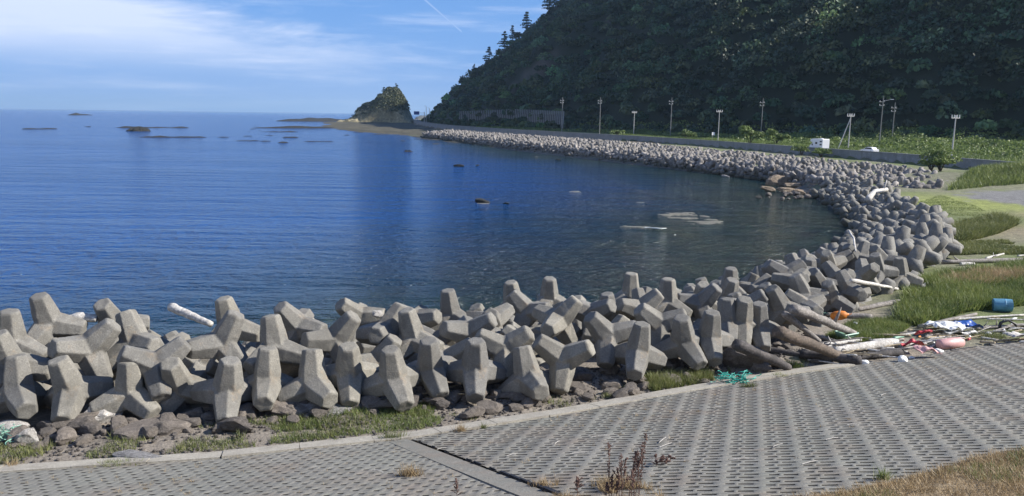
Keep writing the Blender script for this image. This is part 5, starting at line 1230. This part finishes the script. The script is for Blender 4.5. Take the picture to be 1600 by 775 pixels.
# dried weeds at the bottom
def weed(px, py, H, label, seed, n=1, grp='dried weeds at the bottom of the picture', spread=.12, mat='weed'):
    g = hit(px, py); o = empty('dried_weed', g); r = random.Random(seed)
    for k in range(n):
        x0, y0 = r.gauss(0, spread), r.gauss(0, spread*.5); h = H*r.uniform(.6, 1.0) if k else H; lx = r.uniform(-.1, .1)*h; P_ = [Vector((x0+lx*t*t, y0, h*t)) for t in np.linspace(0, 1, 7)]
        mb = MB(); mb.tube(P_, [.007, .0065, .006, .005, .0045, .004, .002], 5); st = mb.build('stem', M['weed'], o)
        mb = MB()
        for q in range(5):
            t = r.uniform(.35, .8); p = P_[0].lerp(P_[-1], t); e = p+Vector((r.uniform(-.12, .12), r.uniform(-.05, .05), h*.16)); mb.tube([p, (p+e)/2+Vector((r.uniform(-.03, .03), 0, .0)), e], [.004, .003, .002], 4)
            for w_ in range(10): c_ = p.lerp(e, r.uniform(.3, 1.05))+Vector((r.gauss(0, .008), r.gauss(0, .008), 0)); s_ = r.uniform(.007, .014); mb.box(c_, (s_, s_, s_*1.3), r.random())
        for q in range(46):
            t = r.uniform(.62, 1.0); c_ = P_[0].lerp(P_[-1], t)+Vector((r.gauss(0, .013), r.gauss(0, .013), 0)); s_ = r.uniform(.009, .02); mb.box(c_, (s_, s_, s_*1.2), r.random())
        sh = mb.build('seed_head', M['seed'], o)
    tag(o, label, 'dried weed', grp)
weed(978, 792, 1.35, 'tall cluster of dried reddish weed stems at the bottom centre', 1, 9, spread=.2)
weed(948, 790, .75, 'shorter dried weed left of the tall reddish cluster', 2, 4, spread=.1)
weed(902, 778, .42, 'single thin dried stem left of both weed clusters', 3, 2, spread=.04)
weed(714, 790, .55, 'single dark seed spike left of the open joint', 4, 1, spread=.01)
weed(1045, 728, .22, 'low brown dried weed lying right of the tall cluster', 5, 6, spread=.16)

GS = 'small sticks and slats in the rubbish line'
rl = random.Random(77)
for k in range(105):
    px = rl.uniform(1245, 1640); py = np.interp(px, [1245, 1400, 1600, 1640], [552, 540, 512, 506])+rl.gauss(0, 11); g = hit(px, py); g.z = Gp(g.x, g.y); L = rl.uniform(.3, 1.7); a = rl.uniform(-.9, .6); d = Vector((math.cos(a), math.sin(a), rl.uniform(-.05, .2)))*L
    log([g+Vector((0, 0, .08)), g+d*.5+Vector((0, 0, .1)), g+d+Vector((0, 0, .1))], rl.uniform(.02, .065), rl.choice(['wood_white', 'wood_white', 'wood_grey', 'straw']), 'small stick strewn along the rubbish line at the rim of the slope', grp=GS, name='driftwood_stick', n=5)
mats_ = ['foam', 'foam', 'blue', 'red', 'palegreen', 'black', 'white', 'orange', 'foam']
for k in range(34):
    px = rl.uniform(1300, 1620); py = np.interp(px, [1245, 1400, 1600, 1640], [556, 545, 514, 508])+rl.gauss(0, 7); g = hit(px, py); mt = rl.choice(mats_); sz = rl.uniform(.06, .13)
    mb = lathe([(.02, -1.0), (.34, -.95), (.38, -.5), (.36, .2), (.16, .55), (.13, .8), (.02, .82)], 10); o = mb.build('bottle', M[mt], smooth=True); o.scale = (sz*1.2, sz*1.2, sz*1.5); o.location = g+Vector((0, 0, sz*.6)); o.rotation_euler = (1.4, rl.uniform(-.3, .3), rl.uniform(0, 6.28))
    tag(o, 'small plastic bottle washed into the rubbish line at the rim of the slope', 'bottle', 'washed up plastic bottles')
# tiny weeds rooted in the slots of the slope
r7 = np.random.RandomState(5); wx = []; wy_ = []
for k in range(420):
    e_ = r7.uniform(.4, 11)*r7.uniform(.2, 1); x0 = r7.uniform(-12, 22); y0 = np.interp(x0, [p[0] for p in EDGE], [p[1] for p in EDGE])-e_*1.03
    m_n = r7.randint(4, 16); wx += list(x0+r7.normal(size=m_n)*.035); wy_ += list(y0+r7.normal(size=m_n)*.02)
wx = np.array(wx); wy_ = np.array(wy_); wz = 2.2+APR_SLOPE*seg_dist(wx, wy_, EDGE)+.02
V, Fc = blades(wx, wy_, wz, .075, .006, 9, .7); o = np_mesh('slope_weeds', V, Fc, M['drygrass']); tag(o, 'tiny dry weeds rooted in the holes of the slope', 'weeds', kind='stuff')

# bushes and thicket
def shrub(px, py, Y, rx, rz_, label, seed, mat='brush', grp='bushes behind the seawall', n=900, ls=.5, zb=None):
    b = at_y(px, py, Y); z0 = Gp(b.x, b.y) if zb is None else zb; o = empty('shrub', (b.x, b.y, z0)); r = np.random.RandomState(seed); C = r.normal(size=(14, 3))*np.array((rx*.42, rx*.42, rz_*.2)); C[:, 2] = np.abs(C[:, 2])+rz_*.42
    Sp = np.tile(np.array((rx*.42, rx*.42, rz_*.34)), (14, 1))*r.uniform(.6, 1.2, (14, 1)); V, Fq = leaves(C, ls, n//14, Sp, seed); np_mesh('foliage', V, Fq, M[mat], o)
    mb = MB()
    for k in range(5): a = r.uniform(0, 6.28); mb.tube([(0, 0, -.2), (math.cos(a)*rx*.25, math.sin(a)*rx*.25, rz_*.4), (math.cos(a)*rx*.5, math.sin(a)*rx*.5, rz_*.75)], [.14, .09, .03], 5)
    mb.build('stems', M['bark'], o); tag(o, label, 'shrub', grp)
shrub(1172, 214, 240, 4.0, 5.2, 'round sunlit bush under a tall pole, left one of the two', 1, n=1800, ls=.7); shrub(1212, 214, 232, 3.4, 4.2, 'round sunlit bush right of the other round one', 2, n=1500, ls=.7)
shrub(1074, 210, 285, 3.6, 3.2, 'small pale bush near the small white sign', 3, n=900, ls=.7); shrub(965, 204, 320, 2.5, 2.6, 'little bright bush left of the leftmost short pole', 4, n=500, ls=.7)
shrub(1470, 258, 142, 3.2, 3.6, 'leafy bush growing in front of the seawall end', 5, n=2600, ls=.38, zb=2.2); shrub(1455, 262, 143, 2.2, 2.4, 'lower leafy bush left of the one at the seawall end', 6, n=1200, ls=.38, zb=2.2)
shrub(1252, 240, 196, 1.9, 2.4, 'bush hanging over the wall left below the camper van', 7, n=800, ls=.45, zb=2.3); shrub(1283, 243, 188, 2.6, 1.8, 'flat bush against the wall below the camper van', 8, n=900, ls=.45, zb=2.4)
r4 = np.random.RandomState(3); N = 5200; X = r4.uniform(78, 260, N); Y = r4.uniform(118, 290, N); w = seg_dist(X, Y, WALL); hd = seg_dist(X, Y, HILL); k = (w > 10.5) & (hd < 4) & (X/Y*FPX < 1000); X, Y, w = X[k], Y[k], w[k]
hgt = np.clip((w-9)/24, .10, 1)*(.5+6.5*vnoise(X, Y, .09, 2, 2)**2)*(.55+.45*sstep(86, 110, X)); V, Fq = leaves(np.stack([X, Y, G(X, Y)+hgt*.3], -1), .55, 46, np.stack([np.full(len(X), 1.9), np.full(len(X), 1.9), hgt], -1), 7)
o = np_mesh('thicket', V, Fq, M['brush']); tag(o, 'rolling sunlit thicket of vines between the road and the hill', 'thicket', kind='stuff'); print('thicket clumps', len(X))
N = 2600; t_ = r4.uniform(0, 1, N); X = np.interp(t_, np.linspace(0, 1, 6), [88, 78, 58, 34, 4, -34]); Y = np.interp(t_, np.linspace(0, 1, 6), [195, 240, 296, 345, 410, 505]); X = X+r4.uniform(10, 60, N)*.96; Y = Y+r4.uniform(10, 60, N)*.28
hd = seg_dist(X, Y, HILL); w = seg_dist(X, Y, WALL); k = (hd < 4) & (w > 12); X, Y, w = X[k], Y[k], w[k]; hgt = np.clip((w-10)/30, .15, 1)*(1.0+2.2*vnoise(X, Y, .06, 4))
V, Fq = leaves(np.stack([X, Y, G(X, Y)+hgt*.3], -1), .9, 26, np.stack([np.full(len(X), 2.6), np.full(len(X), 2.6), hgt], -1), 9); o = np_mesh('thicket', V, Fq, M['brush']); tag(o, 'shaded scrub along the far part of the road', 'thicket', kind='stuff')
print('objects', len(bpy.data.objects))

# ------------------------------------------------------------------ sea air
HZ = MB(); HZ.box((0, 6000, 128), (24000, 30000, 266)); hz = HZ.build('haze', None)
hm = bpy.data.materials.new('sea_haze'); hm.use_nodes = True; ht = hm.node_tree; ht.nodes.clear()
ho = ht.nodes.new('ShaderNodeOutputMaterial'); hv = ht.nodes.new('ShaderNodeVolumePrincipled'); hv.inputs['Density'].default_value = 0.00007; hv.inputs['Color'].default_value = (0.52, 0.76, 1.0, 1); hv.inputs['Anisotropy'].default_value = 0.2
ht.links.new(hv.outputs[0], ho.inputs['Volume']); hz.data.materials.append(hm); tag(hz, kind='stuff'); hz['label'] = 'thin blue sea haze over the bay'

# ------------------------------------------------------------------ labels that single out alike things by their neighbours
ORD = ['nearest', 'second nearest', 'third nearest', 'fourth nearest', 'fifth nearest', 'sixth nearest', 'seventh nearest', 'eighth nearest', 'ninth nearest', 'tenth nearest', 'eleventh nearest', 'twelfth nearest']
def px_of(p):
    d = p-Vector((0, 0, CAMZ)); yy = d.dot(Vector(_F)); return 800+d.dot(Vector(_R))/yy*FPX, 387.5-d.dot(Vector(_U))/yy*FPX
def relabel(objs, marks, fmt):
    b = {}
    for o in objs:
        x, y = px_of(o.matrix_world.translation if o.parent is None and o.matrix_world.translation.length > 0 else o.location)
        m = min(marks, key=lambda k: (k[1]-x)**2+((k[2]-y)*1.8)**2); ddx, ddy = x-m[1], (y-m[2])*1.8
        side = ('right of' if ddx > 0 else 'left of') if abs(ddx) > abs(ddy) else ('below' if ddy > 0 else 'above')
        b.setdefault((m[0], side), []).append((math.hypot(ddx, ddy), o))
    for (mk, side), l in b.items():
        for i, (_, o) in enumerate(sorted(l, key=lambda q: q[0])):
            o['label'] = fmt.format(ORD[i] if i < 12 else 'outlying', side, mk)
bpy.context.view_layer.update()
LM = [('the %s front tetrapod' % w, x, 600) for w, x in (('first', 30), ('second', 112), ('third', 205), ('fourth', 280), ('fifth', 356), ('sixth', 418), ('seventh', 489), ('eighth', 546), ('ninth', 616), ('tenth', 673), ('eleventh', 742))]
LM += [('the left wide Y', 790, 550), ('the right wide Y', 880, 562), ('the curved Y', 950, 525), ('the slim upright', 996, 550), ('the swan necked tetrapod', 1065, 540), ('the upright above the green net', 1157, 503)]
LT = LM+[('the big left Y', 140, 545), ('the tall leg at the left corner', 78, 495), ('the leaning bleached log', 300, 495), ('the slender single leg', 703, 488), ('the big faceted end', 872, 500), ('the tallest leg of the right half', 1042, 455), ('the thick brown log', 1255, 535),
          ('the orange float', 1310, 503), ('the thin pale pole', 1366, 445), ('the arched grey log', 1370, 478), ('the long grey log', 1480, 408), ('the thin hanging white stick', 1331, 376), ('the arched white driftwood', 1370, 303), ('the tan rocks', 1230, 290), ('the lime green flat', 1440, 325), ('the leg at the bend', 1262, 425), ('the far waterline bend', 1300, 335), ('the inner gravel edge', 1470, 365)]
O_ = [o for o in COL.objects if o.parent is None]
handl = {n[2] for n in NEAR}
relabel([o for o in O_ if o.name.startswith('tetrapod') and o.get('category') == 'tetrapod' and o['label'] not in handl], LT, 'filler tetrapod of the pile, {0} {1} {2}')
relabel([o for o in O_ if o.name.startswith('rubble_stone')], LM+[('the dark wet log', 1190, 575), ('the turquoise net', 1150, 600), ('the white speckled boulder', 160, 640)], 'rubble stone {0} {1} {2}')
RM = [('the orange float', 1310, 506), ('the pale green basket', 1322, 530), ('the bleached white log', 1350, 545), ('the red scraps', 1430, 550), ('the pink cylinder float', 1484, 545), ('the white sheet', 1478, 524), ('the blue tarp scrap', 1512, 520), ('the black hose', 1575, 515), ('the blue drum', 1565, 487), ('the thick brown log', 1262, 545), ('the right border rag', 1590, 535)]
relabel([o for o in O_ if o.get('group') == GS], RM, 'small stick {0} {1} {2}')
relabel([o for o in O_ if o.name.startswith('bottle')], RM, 'small plastic bottle {0} {1} {2}')
relabel([o for o in O_ if o.get('group') == 'thin reef strips off the headland'], [('the sea stack', 600, 190), ('the long shelf tip', 440, 195), ('the near left bay reef', 395, 206), ('the headland cliff foot', 680, 200), ('the small mid bay rock', 636, 237)], 'thin dark reef strip {0} {1} {2}')
relabel([o for o in O_ if o.get('group') == 'stones on the corner beach'], [('the big tan rock', 1217, 284), ('the low tan rocks', 1262, 290), ('the first bend tetrapods', 1310, 305)], 'corner beach stone {0} {1} {2}')

relabel([o for o in O_ if o.name.startswith('dry_straw')], [('the dried weed cluster', 978, 740), ('the open joint', 760, 720), ('the green tuft at bottom right', 1380, 750), ('the turquoise net', 1150, 605), ('the pink float', 1484, 560), ('the straw coloured tuft', 640, 745)], 'bleached straw on the slope, {0} {1} {2}')
